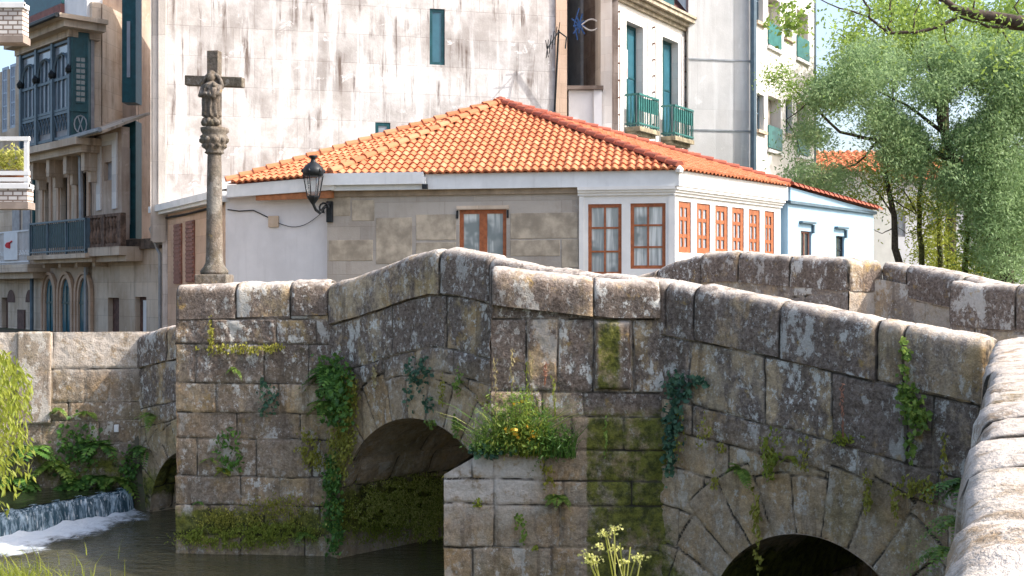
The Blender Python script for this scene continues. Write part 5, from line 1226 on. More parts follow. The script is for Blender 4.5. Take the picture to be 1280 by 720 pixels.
fb.add(V, [(i*nr_+j, i*nr_+(j+1) % nr_, (i+1)*nr_+(j+1) % nr_, (i+1)*nr_+j) for i in range(ns_) for j in range(nr_)])
ell(fo+Vector((0, 0, zc(98.5)))-u_*.01, .062, .065, .082); ell(fo+Vector((0, 0, zc(97)))-u_*.01+v_*.03, .082, .07, .095)          # face and veil
ell(fo+u_*.075-v_*.10+Vector((0, 0, zc(118))), .052, .05, .10); ell(fo+u_*.085-v_*.11+Vector((0, 0, zc(109))), .038, .038, .045)      # child
fb.tube([fo+u_*.13+Vector((0, 0, zc(110))), fo+u_*.15-v_*.07+Vector((0, 0, zc(119))), fo+u_*.03-v_*.14+Vector((0, 0, zc(123)))], [.045, .04, .028], 8)
fb.tube([fo-u_*.125+Vector((0, 0, zc(110))), fo-u_*.14-v_*.07+Vector((0, 0, zc(121))), fo-u_*.01-v_*.14+Vector((0, 0, zc(120)))], [.045, .04, .028], 8)
for k in range(9):                                              # ring of cloud scrolls under the feet and a cusped canopy over the head
    a = math.pi*(k/8)*1.0+math.pi; ell(fo+u_*(.115*math.cos(a))+v_*(.10*math.sin(a))+Vector((0, 0, zc(153+2*(k % 2)))), .040, .040, .05)
fb.lathe([(.05, zb_-.02), (.10, zb_+.02), (.085, zb_+.06), (.115, zb_+.10)], (fo.x, fo.y, cz), 14, wob=.05)
fb.tube([fo+u_*(.155*math.cos(t))+v_*.02+Vector((0, 0, zc(112)+.22*math.sin(t))) for t in [math.pi*k/10 for k in range(11)]], .030, 7)
fb.build('carved_figure', M['cross'], cross, True)
for o in list(cross.children):
    me = o.data
    for k, v in (('edge', .3), ('wx', .55), ('moss', .05), ('pale', .12)):
        if k not in me.attributes: at = me.attributes.new(k, 'FLOAT', 'POINT'); at.data.foreach_set('value', np.full(len(me.vertices), v, np.float32))

# ------------------------------------------------------------------ wall lantern on the house
wl = HF.pt(ha(413), 0, 0); lx, ly = PW(391.5, 0, wl[1]-.75)[0], wl[1]-.75
zl = lambda py: EYE+(360-py)/FPX*ly
lan = thing('wall_lantern', 'dark domed iron lantern on a scrolled wall bracket at the house corner', 'lantern', (lx, ly, zl(252)))
b = MB(); b.lathe([(.0, zl(194)), (.11, zl(194.5)), (.12, zl(196)), (.06, zl(198)), (.07, zl(202)), (.15, zl(205)), (.25, zl(210)), (.285, zl(214.5)), (.26, zl(218)), (.22, zl(220)), (.0, zl(220))], (lx, ly, 0), 16); b.build('dome', M['darkmetal'], lan, True)
b = MB()
for k in range(6):
    a = k*math.pi/3+.3; b.tube([(lx+.25*math.cos(a), ly+.25*math.sin(a), zl(219)), (lx+.15*math.cos(a), ly+.15*math.sin(a), zl(246))], .016, 5)
b.lathe([(.03, zl(256)), (.16, zl(247)), (.17, zl(245)), (.03, zl(244))], (lx, ly, 0), 10)
for k in range(6): a = k*math.pi/3+.3; b.lathe([(0, -.05), (.035, 0), (0, .07)], (lx+.28*math.cos(a), ly+.28*math.sin(a), zl(214)), 5)
b.build('cage', M['darkmetal'], lan)
n = NT('clear_lantern_glass'); n.color((.8, .85, .88)).set(Roughness=.05); n.b.inputs['Transmission Weight'].default_value = .9; n.b.inputs['Alpha'].default_value = .35
b = MB(); b.lathe([(.13, zl(245)), (.225, zl(220))], (lx, ly, 0), 6); b.build('glass', n.m, lan)
b = MB(); wx_, wy_ = wl[0], wl[1]-.03
pts = [(lx, ly, zl(255)), (lx+.05, ly+.1, zl(262)), (lx+.12, ly+.3, zl(265)), (lx+.2, ly+.5, zl(258)), (lx+.32, ly+.62, zl(251)), (wx_, wy_, zl(256))]; b.tube(pts, .04, 6)
pts = [(lx+.2+.12*math.cos(t), ly+.5, zl(258)+.12*math.sin(t)) for t in [k*.6 for k in range(9)]]; b.tube(pts, .028, 5); b.build('bracket', M['darkmetal'], lan)
b = MB(); b.fbox(HF, ha(417), ha(409), zl(276), zl(249), .0, .10) if ha(409) > ha(417) else b.fbox(HF, ha(409), ha(417), zl(276), zl(249), .0, .10); b.build('wall_plate', M['darkmetal'], lan, bevel=.02)

# ------------------------------------------------------------------ leaves
def unit(v): return v/np.maximum(np.linalg.norm(v, axis=-1, keepdims=True), 1e-9)
def leaves(name, Cn, T, L, W, mat, parent=None, rnd=None, nrm=None, fold=.0):
    """diamond-shaped leaf faces: centre, direction, length, width"""
    Cn = np.asarray(Cn, float); n_ = len(Cn); T = unit(np.asarray(T, float))
    if nrm is None: nrm = rng.normal(size=(n_, 3))
    S = unit(np.cross(T, unit(np.asarray(nrm, float))+1e-6)); L = np.broadcast_to(L, (n_,))[:, None]; W = np.broadcast_to(W, (n_,))[:, None]
    up = np.cross(S, T)
    V = np.stack([Cn-T*L*.5, Cn+S*W*.5-T*L*.05+up*W*fold, Cn+T*L*.5, Cn-S*W*.5-T*L*.05+up*W*fold], 1).reshape(-1, 3)
    rnd = rng.random(n_) if rnd is None else rnd
    return mesh_obj(name, V, np.arange(n_*4).reshape(-1, 4), mat, parent, {'rnd': np.repeat(rnd, 4)})
def wpt(F, px, py, d=.05): a = F.a(px, d); return np.array(F.pt(a, F.z(px, py, d), d))
def axes(F): return np.array([F.u[0], F.u[1], 0.]), np.array([F.n[0], F.n[1], 0.]), np.array([0, 0, 1.])
SC = .8
def blob(F, shapes, n_, spread=.10):
    """points over pixel-sized ellipses (px, py, w, h) of a wall"""
    P = []; A = np.array([s_[2]*s_[3] for s_ in shapes], float); A /= A.sum(); sg = 1.0
    for s_, f in zip(shapes, A):
        k = max(4, int(n_*f)); t = rng.random(k)*2*math.pi; r_ = np.sqrt(rng.random(k))*(1+.25*rng.normal(size=k))
        x = s_[0]+.5*s_[2]*r_*np.cos(t); y = s_[1]+.5*s_[3]*r_*np.sin(t)
        keep = vnoise(x*.16, y*.16, int(s_[0]) % 97) > .30
        for xx, yy in zip(x[keep], y[keep]): P.append(wpt(F, xx, yy, .03+abs(rng.normal())*spread*.5))
    return np.array(P)
def grow(kind, F, shapes, n_, L, mat, name, label, cat, group=None, parent=None, spread=.12, drop=.6):
    P = blob(F, shapes, n_, spread); u, nn, z = axes(F); m = len(P)
    if kind == 'moss': T = rng.normal(size=(m, 3))*.5+nn*.25-z*1.1; W = .55
    elif kind == 'ivy': T = rng.normal(size=(m, 3))*.7-z*drop; W = .85
    else: T = rng.normal(size=(m, 3))*.6+nn*.5+z*.5; W = .4
    Ls = L*(.6+.8*rng.random(m)); N = nn+rng.normal(size=(m, 3))*.55+z*.3
    o = leaves(name, P, T, Ls, Ls*W, M[mat], parent, None, N, .15)
    return tag(o, label, cat, group) if label else o
def frond_pts(base, d, ln, sag, k=9):
    t = np.linspace(0, 1, k); up = np.array([0, 0, 1.]); return base+np.outer(t*ln, d)+np.outer(-sag*t**2*ln, up)
def fern(F, px, py, size, nf, mat, name, label, cat='fern', group=None, bias=(0, 0), sag=.9, base=None, lw=.22):
    u, nn, z = axes(F) if F else (np.array([1., 0, 0]), np.array([0, -1., 0]), np.array([0, 0, 1.]))
    base = wpt(F, px, py, .02) if base is None else np.array(base); Cn = []; T = []; L = []; N = []
    for k in range(nf):
        a = math.pi*(k+.5)/nf+rng.normal()*.2
        d = u*(math.cos(a)+bias[0])+z*(.25+.75*math.sin(a)*.6+bias[1]+rng.normal()*.15)+nn*(.45+.4*rng.random()); d /= np.linalg.norm(d)
        ln = size*(.6+.6*rng.random()); pts = frond_pts(base, d, ln, sag*(.6+.6*rng.random()), 13)
        for i in range(1, 13):
            t = i/12; tan = unit(pts[i]-pts[i-1]); sd = unit(np.cross(tan, z+.01)); wl_ = ln*lw*math.sin(math.pi*min(.97, .16+t*.82))
            for s_ in (-1, 1): dd = sd*s_+tan*.45-z*.15; Cn.append(pts[i]+unit(dd)*wl_*.5); T.append(dd); L.append(wl_*1.05); N.append(np.cross(dd, tan)+rng.normal(size=3)*.15)
    o = leaves(name, Cn, T, np.array(L), np.array(L)*.42+.004, M[mat], None, None, np.array(N)); return tag(o, label, cat, group)
def blades(F, px, py, wpx, n_, h, mat, name, parent=None, base=None, lean=.5, width=.012, spr=None):
    u, nn, z = axes(F) if F else (np.array([1., 0, 0]), np.array([0, -1., 0]), np.array([0, 0, 1.]))
    V = []; rn = []
    for k in range(n_):
        b_ = wpt(F, px+(rng.random()-.5)*wpx, py+rng.normal()*1.5, .03+.12*rng.random()) if base is None else np.array(base)+np.array([rng.normal()*spr[0], rng.normal()*spr[1], 0])
        hh = h*(.45+.75*rng.random()); d = u*rng.normal()*lean+nn*abs(rng.normal())*lean*.8; sd = unit(np.cross(d+z, rng.normal(size=3))); rv = rng.random()
        for t0, t1 in ((0, .4), (.4, .75), (.75, 1)):
            p0 = b_+z*hh*t0*(1-.25*t0)+d*hh*t0**2*.8; p1 = b_+z*hh*t1*(1-.25*t1)+d*hh*t1**2*.8
            V += [p0-sd*width*(1-t0)*.5, p0+sd*width*(1-t0)*.5, p1+sd*width*(1-t1)*.5, p1-sd*width*(1-t1)*.5]; rn += [rv]*4
    return mesh_obj(name, V, np.arange(len(V)).reshape(-1, 4), M[mat], parent, {'rnd': rn})
def stalk(F, px, y0, y1, mat, name, label, cat='stalk', group=None, fl=14):
    b_ = wpt(F, px, y1, .12); t_ = wpt(F, px+rng.normal()*2, y0, .16); Cn = []; T = []
    k = 60
    for i in range(k):
        t = i/k; p = b_+(t_-b_)*t; Cn.append(p+rng.normal(size=3)*.012*(1 if t > .35 else .3)); T.append((t_-b_)+rng.normal(size=3)*.25*(t > .35))
    return tag(leaves(name, Cn, T, .05, .014, M[mat]), label, cat, group)

Cn = np.array([PW(-12+rng.random()*44, 211-24*rng.random()**1.3*(1 if rng.random()<.9 else 1.3), Yb+.05+.25*rng.random()) for k in range(520)])
leaves('leaves', Cn, rng.normal(size=Cn.shape)+[0, 0, .6], .13, .05, M['pale'], pf, None)
# ------------------------------------------------------------------ plants on the stonework
g1 = 'mosses and climbers on the old stonework'; g2 = 'ferns growing from the stone joints'; g3 = 'dry stalks above the pier ledge'
grow('moss', FB, [(300, 437, 95, 12), (263, 420, 8, 40), (340, 434, 30, 10)], 520, .045, 'yellow', 'moss_ledge', 'yellow-green moss along the joint under the coping left of the arch, below the cross', 'moss', g1)
fern(FB, 292, 462, .20, 7, 'mid', 'small_fern', 'small reddish green rosette just below the yellow mossy joint on the left pier', group=g2)
grow('ivy', FB, [(335, 500, 26, 44), (328, 478, 12, 14)], 120, .055, 'bluegreen', 'ivy', 'sparse dark ivy sprig in the middle of the left pier', 'ivy', g1)
grow('leafy', FB, [(285, 560, 34, 46), (290, 580, 28, 30)], 190, .085, 'green', 'leafy_plant', 'dark leafy plant with broad bright leaves at its foot on the left pier', 'plant', g1)
fern(FB, 262, 574, .17, 6, 'mid', 'small_fern', 'bright little fern left of the dark leafy plant on the left pier', group=g2)
fern(FB, 280, 588, .20, 6, 'lime', 'small_fern', 'vivid yellow-green leaf rosette beneath the leafy plant on the left pier', group=g2, lw=.4)
grow('moss', FB, [(300, 674, 150, 24), (340, 664, 100, 22), (255, 668, 50, 20)], 3600, .032, 'lime', 'moss_cushion', 'thick green moss cushion at the waterline of the left pier', 'moss', g1, spread=.13)
grow('moss', FB, [(320, 646, 130, 26), (350, 630, 70, 24), (275, 650, 60, 22)], 1500, .034, 'yellow', 'moss_cushion', 'yellow-brown moss just above the green waterline cushion of the left pier', 'moss', g1, spread=.10)
fern(FB, 382, 668, .26, 9, 'mid', 'fern', 'light green fern at the right end of the waterline moss', group=g2)
fern(FB, 248, 628, .16, 5, 'green', 'small_fern', 'dark small fern above the left end of the waterline moss', group=g2)
fern(WF, 418, 468, .55, 26, 'green', 'fern', 'large dark green fern bush in the corner between left pier and arch wall', group=g2, bias=(-.2, .1))
grow('ivy', WF, [(416, 480, 46, 66), (420, 510, 34, 50)], 900, .075, 'green', 'leafy_climber', 'dense dark leafy climber filling the corner between left pier and arch wall', 'climber', g1, spread=.3)
fern(WF, 414, 505, .46, 13, 'mid', 'fern', 'lighter fern fronds hanging left below the dark fern bush', group=g2, bias=(-.5, -.1))
grow('moss', WF, [(430, 525, 30, 104), (424, 565, 28, 70), (436, 490, 24, 40)], 2200, .05, 'yellow', 'hanging_moss', 'long yellow hanging moss beside the left springing of the big arch', 'moss', g1)
grow('moss', FB, [(384, 560, 28, 38), (395, 575, 22, 26)], 480, .045, 'yellow', 'hanging_moss', 'short yellow moss tuft left of the long hanging moss', 'moss', g1)
grow('ivy', WF, [(416, 640, 24, 104), (413, 600, 22, 60)], 1100, .055, 'green', 'hanging_ivy', 'dark green ivy trailing down to the water left of the big arch', 'ivy', g1, drop=1.2)
grow('moss', WF, [(468, 468, 5, 56)], 70, .05, 'straw', 'dry_strand', 'dry straw-coloured strand hanging on the wall above the left arch haunch', 'strand', g1)
grow('ivy', WF, [(522, 462, 32, 34), (515, 490, 24, 34), (535, 505, 16, 20)], 230, .06, 'bluegreen', 'ivy', 'bluish ivy patch directly above the crown of the big arch', 'ivy', g1)
grow('moss', WF, [(552, 492, 7, 52)], 140, .04, 'yellow', 'moss_streak', 'narrow yellow-green moss streak right of the ivy over the big arch', 'moss', g1)
grow('ivy', WF, [(572, 476, 12, 30)], 70, .05, 'mid', 'ivy', 'small light green plant high beside the right haunch of the big arch', 'ivy', g1)
grow('ivy', WF, [(570, 533, 14, 26), (538, 530, 12, 14)], 90, .05, 'mid', 'ivy', 'little light green tuft hanging at the edge of the big arch', 'ivy', g1)
grow('moss', WF, [(607, 500, 26, 14)], 70, .035, 'yellow', 'moss_tuft', 'thin yellow moss on the joint just left of the grass clump', 'moss', g1)
class Barrel:
    def __init__(s): sc, zc, r, _ = ARCH[1]; s.O = wp(sc-r+.03, 0); s.u = (-NX, -NY); s.n = (DX, DY)
    pt = Fac.pt; a = Fac.a; z = Fac.z
BR = Barrel()
grow('moss', BR, [(500, 640, 150, 56), (520, 615, 90, 44), (470, 660, 90, 40), (540, 650, 60, 70)], 8000, .032, 'lime', 'moss_mat', 'thick green moss covering the inner wall under the big arch', 'moss', g1, spread=.07)
grow('moss', BR, [(520, 618, 120, 46), (500, 640, 110, 40), (540, 655, 50, 50)], 9000, .030, 'pale', 'moss_mat', 'yellow-green moss layer inside the big arch, its paler colour standing in for light', 'moss', g1, spread=.09)  # paler leaf colour over the moss makes up for weak light under the arch
# the grassy clump on the shoulder of the middle pier
gc = thing('grass_clump', 'lush green grass clump with orange flowers on the shoulder of the middle pier', 'grass', tuple(wpt(FP, 650, 572, .05)))
sh = np.array(wpt(FP, 640, 566, -.25))
def onp(px, py, d): return wpt(FP, px, py, d)
Vb = []
for (px, py, w, n_, h, mt) in ((612, 568, 40, 70, .55, 'mid'), (645, 566, 60, 130, .70, 'green'), (640, 564, 80, 60, .70, 'pale'), (668, 570, 40, 70, .70, 'lime'), (668, 568, 60, 90, .5, 'mid'), (700, 572, 40, 90, .5, 'green')):
    blades(FP, px, py, w, n_, h, mt, 'grass_blades', gc, lean=.55, width=.016)
for shp, n_, mt, L_ in (([(632, 524, 66, 60), (612, 545, 50, 36), (650, 505, 36, 40)], 2100, 'mid', .055), ([(690, 545, 56, 46), (672, 525, 40, 50)], 1100, 'green', .06), ([(662, 512, 26, 56), (640, 545, 70, 40)], 800, 'lime', .05), ([(610, 556, 60, 20)], 300, 'green', .05)):
    P = blob(FP, shp, n_, .30); leaves('feathery_leaves', P+np.array([0, -.05, 0]), rng.normal(size=P.shape)*.8+[0, -.3, .5], L_*(.5+rng.random(len(P))), .011, M[mt], gc)
P = blob(FP, [(645, 535, 70, 40), (640, 560, 80, 16)], 240, .3); leaves('low_leaves', P, rng.normal(size=P.shape)+[0, -.5, .4], .07, .035, M['mid'], gc)
P = blob(FP, [(640, 538, 22, 16), (652, 534, 18, 12), (648, 502, 10, 8), (664, 542, 16, 12)], 70, .34); leaves('flower_heads', P+np.array([0, -.10, 0]), rng.normal(size=P.shape), .05, .045, M['orange'], gc)
fern(FP, 697, 560, .34, 13, 'green', 'spiky_plant', 'spiky green plant at the right end of the pier grass clump', 'plant', g2, lw=.12)
grow('ivy', FP, [(615, 566, 50, 16), (600, 560, 24, 16)], 150, .055, 'bluegreen', 'creeper', 'bluish creeper over the pale top stone of the middle pier', 'ivy', g1, spread=.2)
for px, y0, y1, mt, lb in ((620, 446, 512, 'straw', 'leftmost tall dry seed stalk above the pier grass'), (640, 436, 500, 'straw', 'tallest pale seed stalk over the middle of the pier grass'), (658, 452, 525, 'lime', 'yellow-green seed stalk rising from the centre of the pier grass'), (681, 452, 480, 'pink', 'pinkish dry stalk against the dark stone above the pier grass'), (694, 472, 520, 'lime', 'short yellowish seed stalk at the right of the pier grass'), (665, 440, 500, 'straw', 'thin straw stalk just right of the yellow-green stalk')):
    stalk(FP, px, y0, y1, mt, 'seed_stalk', lb, 'stalk', g3)
grow('moss', FP, [(686, 600, 16, 34), (680, 585, 14, 16)], 110, .045, 'yellow', 'moss_tuft', 'yellowish plant hanging below the grass on the middle pier', 'moss', g1)
fern(FP, 700, 620, .22, 8, 'mid', 'fern', 'bright green fern in the joint under the pier grass', group=g2, lw=.34, bias=(0, -.3))
grow('ivy', FP, [(597, 629, 12, 10)], 22, .04, 'lime', 'small_sprig', 'tiny bright sprig on the lower left of the middle pier', 'plant', g1)
grow('ivy', FP, [(650, 655, 14, 34), (655, 672, 8, 18)], 60, .045, 'mid', 'small_sprig', 'thin green vertical sprig low on the middle pier', 'plant', g1)
grow('ivy', FP, [(668, 684, 10, 8)], 20, .035, 'lime', 'small_sprig', 'tiny yellow-green sprig at the bottom joint of the middle pier', 'plant', g1)
grow('moss', FP, [(757, 548, 5, 50)], 45, .04, 'mid', 'moss_streak', 'slim mossy strand on the dark green right part of the middle pier', 'moss', g1)
# right-hand wall
grow('ivy', WF, [(846, 486, 30, 36), (842, 530, 24, 60), (836, 565, 18, 60), (872, 478, 24, 16)], 520, .06, 'bluegreen', 'ivy', 'dark bluish ivy trailing down the corner right of the middle pier', 'ivy', g1)
grow('moss', WF, [(848, 545, 14, 60), (880, 540, 20, 40)], 150, .04, 'yellow', 'moss_patch', 'ochre-yellow moss beside the trailing dark ivy', 'moss', g1)
grow('moss', WF, [(892, 600, 14, 24), (900, 560, 18, 14)], 80, .04, 'yellow', 'moss_patch', 'small yellow moss dab left of the bright fern on the right wall', 'moss', g1)
fern(WF, 925, 586, .20, 9, 'mid', 'fern', 'bright green fern in the joint above the small arch', group=g2, lw=.34)
grow('moss', WF, [(963, 560, 26, 40), (960, 585, 16, 36)], 300, .045, 'lime', 'moss_tuft', 'yellow-green moss cushion in the joint right of the bright fern', 'moss', g1)
fern(WF, 990, 572, .15, 7, 'lime', 'small_fern', 'small yellow-green fern between moss cushion and pink stalk', group=g2, lw=.3)
grow('moss', WF, [(1004, 566, 12, 50)], 90, .04, 'yellow', 'moss_streak', 'vertical yellow moss streak left of the pink stalk', 'moss', g1)
grow('leafy', WF, [(1056, 550, 30, 12), (1050, 546, 16, 10)], 120, .05, 'lime', 'leaf_rosette', 'vivid yellow-green rosette under the pink dry stalk', 'plant', g1)
stalk(WF, 1054, 480, 546, 'pink', 'dry_stalk', 'pinkish dry flower stalk standing on the right wall', 'stalk')
grow('ivy', WF, [(1130, 450, 14, 60), (1136, 500, 26, 50), (1146, 520, 30, 40), (1138, 560, 14, 36)], 420, .055, 'mid', 'ivy', 'green ivy hanging down the right wall below the coping', 'ivy', g1)
grow('moss', WF, [(946, 660, 10, 90), (941, 630, 10, 40), (950, 700, 8, 40)], 200, .05, 'yellow', 'hanging_vine', 'yellow vine hanging over the mouth of the small arch', 'vine', g1)
grow('moss', WF, [(1084, 615, 12, 56)], 120, .04, 'yellow', 'moss_streak', 'yellow moss streak right of the small arch crown', 'moss', g1)
grow('moss', WF, [(1140, 610, 50, 26), (1118, 630, 10, 40), (1160, 615, 16, 40)], 260, .045, 'yellow', 'moss_patch', 'ochre moss patch on the wall left of the big right-hand fern', 'moss', g1)
bfern = [PW(1205, 605, 9.0), PW(1200, 640, 8.6)]
fern(WF, 1208, 606, .42, 26, 'green', 'large_fern', 'large green fern at the foot of the right-hand parapet', group=g2, bias=(-.5, -.1), base=PW(1214, 606, 9.6), sag=1.0, lw=.16)
fern(WF, 1200, 650, .36, 22, 'mid', 'large_fern', 'lighter large fern just below the other by the right-hand parapet', group=g2, bias=(-.5, -.2), base=PW(1206, 650, 8.8), sag=1.0, lw=.16)
fern(WF, 1190, 690, .34, 18, 'mid', 'large_fern', 'lowest fern in the corner by the right-hand parapet, at the bottom edge', group=g2, bias=(-.5, -.1), base=PW(1190, 690, 8.4), sag=1.0, lw=.16)
grow('ivy', FA, [(1180, 690, 60, 60), (1200, 640, 40, 60)], 10, .05, 'green', 'ivy', 'x', 'ivy') if False else None
grow('moss', WF, [(1180, 575, 10, 60)], 70, .04, 'yellow', 'moss_streak', 'brownish moss strand between the hanging ivy and the large fern', 'moss', g1)
# river wall on the left
for px, py, sz, nf, mt, lb in ((75, 512, .26, 7, 'mid', 'bright fern high on the river wall at the shadow edge'), (108, 516, .30, 8, 'mid', 'spreading fern right of the bright one on the river wall'), (40, 560, .55, 12, 'green', 'dark fern at the left end of the river wall foot'), (68, 582, .50, 12, 'mid', 'light fern at the river wall foot beside the dark one'), (126, 556, .50, 10, 'green', 'dark fern in the middle of the shaded river wall'), (120, 598, .60, 14, 'green', 'broad fern above the middle of the weir'), (145, 600, .5, 10, 'mid', 'light green broad fern above the right end of the weir'), (92, 604, .5, 12, 'green', 'dark low fern by the mill pool above the weir'), (20, 600, .6, 12, 'green', 'leftmost dark fern by the mill pool')):
    fern(FK, px, py, sz, nf, mt, 'river_wall_fern', lb, group=g2, lw=.3)
fern(WF, 194, 520, .45, 10, 'mid', 'fern', 'light fern on the bridge face above the small dark left arch', group=g2, bias=(-.3, 0))
fern(WF, 182, 560, .50, 10, 'green', 'fern', 'dark hanging fern in the corner of river wall and bridge', group=g2, bias=(-.3, -.2))
grow('ivy', FK, [(170, 600, 20, 50), (160, 585, 24, 40), (95, 560, 60, 60)], 420, .08, 'green', 'ivy', 'dark creeper around the corner beside the weir', 'ivy', g1)
b_ = wpt(FK, 146, 535, .02); bx = MB(); bx.fbox(FK, FK.a(149), FK.a(143), b_[2]-.07, b_[2]+.06, 0, .06) if FK.a(143) > FK.a(149) else bx.fbox(FK, FK.a(143), FK.a(149), b_[2]-.07, b_[2]+.06, 0, .06)
bx.build('white_outlet', M['white'], bw, bevel=.012)

# ------------------------------------------------------------------ near plants
fw_ = thing('flowering_plant', 'sunlit yellow-green plant with pale flower umbels at the bottom edge in front of the pier', 'plant', (PW(770, 720, 8.6)[0], 8.6, 1.3))
bz = np.array([PW(770, 720, 8.6)[0], 8.6, 1.45])
V = MB(); heads = []
for k in range(12):
    tgt = np.array(PW(730+rng.random()*82, 664+rng.random()*40, 8.6+rng.normal()*.12)); b0_ = bz+np.array([rng.normal()*.06, rng.normal()*.06, -.2]); mid = (b0_+tgt)/2+np.array([rng.normal()*.03, 0, .06]); V.tube([b0_, mid, tgt], .006, 4, rng.random()); heads.append(tgt)
heads[0] = np.array(PW(768, 660, 8.6)); V.tube([bz, heads[0]], .007, 4); heads[1] = np.array(PW(748, 682, 8.55))
V.build('stems', M['pale'], fw_)
Cn = []; 
for h_ in heads:
    m = 26; q = rng.normal(size=(m, 3))*[.028, .028, .012]; Cn.append(h_+q-np.array([0, 0, 1])*(np.linalg.norm(q[:, :2], axis=1)**2*3)[:, None])
Cn = np.concatenate(Cn); leaves('flower_umbels', Cn, rng.normal(size=Cn.shape), .024, .018, M['pale'], fw_, .5+.5*rng.random(len(Cn)))
Cn = bz+rng.normal(size=(520, 3))*[.22, .12, .09]+[0, 0, -.02]; leaves('leaves', Cn, rng.normal(size=Cn.shape)+[0, -.2, .6], .065, .022, M['lime'], fw_)
ws_t = thing('weeping_shrub', 'sunlit yellow-green weeping shrub at the left edge in front of the river wall', 'shrub', (-4.6, 9.6, 1.2))
MB().tube([(-4.6, 9.7, 1.0), (-4.58, 9.65, 2.4), (-4.55, 9.6, 3.5)], [.07, .05, .03], 6).build('stem', M['bark'], ws_t)
Cn = []; T = []
for k in range(170):
    a = rng.random()*6.28; r_ = .15+.62*math.sqrt(rng.random()); top_ = np.array([-4.56+.35*r_*math.cos(a), 9.6+.35*r_*math.sin(a), 3.62-.1*r_]); e = np.array([-4.56+r_*.95*math.cos(a), 9.6+r_*math.sin(a), 2.15+.55*rng.random()])
    kk = 42
    for i in range(kk):
        t = i/kk; p = top_*(1-t)+e*t+np.array([math.cos(a), math.sin(a), .35])*.22*math.sin(math.pi*min(1, t*1.3)); Cn.append(p+rng.normal(size=3)*.022); T.append([rng.normal()*.5+math.cos(a)*.3, rng.normal()*.5, -1])
leaves('foliage', Cn, T, .075, .020, M['lime'], ws_t, .35+.65*rng.random(len(Cn)))
o = blades(None, 0, 0, 0, 2600, .34, 'lime', 'bank_grass', None, base=(-4.30, 9.6, 1.40), lean=.35, width=.011, spr=(.28, .5)); o['label'] = 'bright grass on the bank at the lower left corner'; o['category'] = 'grass'; o['kind'] = 'stuff'
o = blades(None, 0, 0, 0, 2200, .28, 'green', 'bank_weeds', None, base=(1.2, 8.3, 1.05), lean=.5, width=.014, spr=(1.4, .6)); o['label'] = 'low green weeds on the bank in front of the bridge'; o['category'] = 'weeds'; o['kind'] = 'stuff'

# ------------------------------------------------------------------ trees
def tree_wood(limbs, mat, name, parent, k=7):
    b = MB()
    for pts, r0, r1 in limbs:
        n_ = len(pts); P = [Vector(p) for p in pts]; Q = []
        for i in range(n_-1):
            for t in (0, .33, .66): Q.append(P[i].lerp(P[i+1], t)+Vector((random.gauss(0, .03), random.gauss(0, .03), 0))*(1 if i or t else 0))
        Q.append(P[-1]); b.tube(Q, [r0+(r1-r0)*i/(len(Q)-1) for i in range(len(Q))], k)
    return b.build(name, mat, parent, True)
def crown(ells, nclump, per, L, W, mat, name, parent, Y0, dY, seed, droop=.5, sig=.42, gap=.42, thin=0):
    g = np.random.default_rng(seed); A = np.array([e[2]*e[3] for e in ells], float); A /= A.sum(); Cn = []; T = []; rn = []
    for e, f in zip(ells, A):
        for k in range(int(nclump*f)):
            t = g.random()*6.283; r_ = g.random()**.45; px = e[0]+e[2]*r_*math.cos(t); py = e[1]+e[3]*r_*math.sin(t)
            if float(vnoise(np.array(px*.030), np.array(py*.036), seed)) < gap*.8+.12*r_: continue
            y = Y0+dY*(g.random()*2-1)*math.sqrt(max(0.05, 1-r_*r_*.8)); c_ = np.array(PW(px, py, y)); m = int(per*(.5+g.random())); s_ = sig*(.6+.7*g.random())
            q = g.normal(size=(m, 3))*s_*np.array([1, 1, .62]); q[:, 2] -= .35*(q[:, 0]**2+q[:, 1]**2)/max(s_, .1)
            Cn.append(c_+q); dr = g.normal(size=3)*.5; T.append(g.normal(size=(m, 3))*.6+np.array([dr[0], dr[1], -droop])); rn.append(np.clip(g.random()*.5+.5*g.random(m), 0, 1))
    Cn = np.concatenate(Cn); T = np.concatenate(T); rn = np.concatenate(rn); Ls = L*(.6+.8*g.random(len(Cn)))
    return leaves(name, Cn, T, Ls, Ls*W, mat, parent, rn)
PX = lambda l, Y: [PW(x, y, Y+(q[0] if q else 0)) for x, y, *q in l]
YW = 44.0
wt = thing('willow_tree', 'large sage-green willow with a wide crown and leaning dark trunk on the right', 'tree', (PW(1265, 400, YW)[0], YW, 2.3))
tree_wood([(PX([(1266, 410), (1258, 330), (1228, 262), (1196, 205), (1178, 165), (1170, 120)], YW), .30, .07), (PX([(1228, 262), (1240, 200), (1250, 130), (1262, 90)], YW), .15, .04), (PX([(1196, 205), (1150, 180), (1098, 176), (1050, 165), (1010, 128), (975, 96)], YW), .11, .02), (PX([(1178, 165), (1130, 130), (1090, 110)], YW), .08, .02), (PX([(1240, 200), (1290, 170), (1340, 150)], YW), .10, .03), (PX([(1150, 180), (1120, 140), (1112, 95)], YW), .06, .02), (PX([(1170, 120), (1160, 80), (1150, 45)], YW), .06, .015), (PX([(1262, 90), (1266, 50)], YW), .04, .015), (PX([(1098, 176), (1070, 205), (1040, 215)], YW), .05, .012), (PX([(1010, 128), (985, 150), (1000, 190)], YW), .03, .01)], M['bark'], 'trunk', wt)
crown([(1130, 120, 112, 72), (1215, 135, 112, 92), (1265, 210, 70, 90), (1062, 140, 68, 60), (1022, 190, 40, 48), (1195, 200, 64, 40), (1100, 180, 70, 34), (1300, 110, 70, 80), (1262, 285, 40, 60)], 3300, 105, .14, .32, M['willow'], 'crown', wt, YW, 3.4, 5, droop=.6, sig=.36, gap=.44)
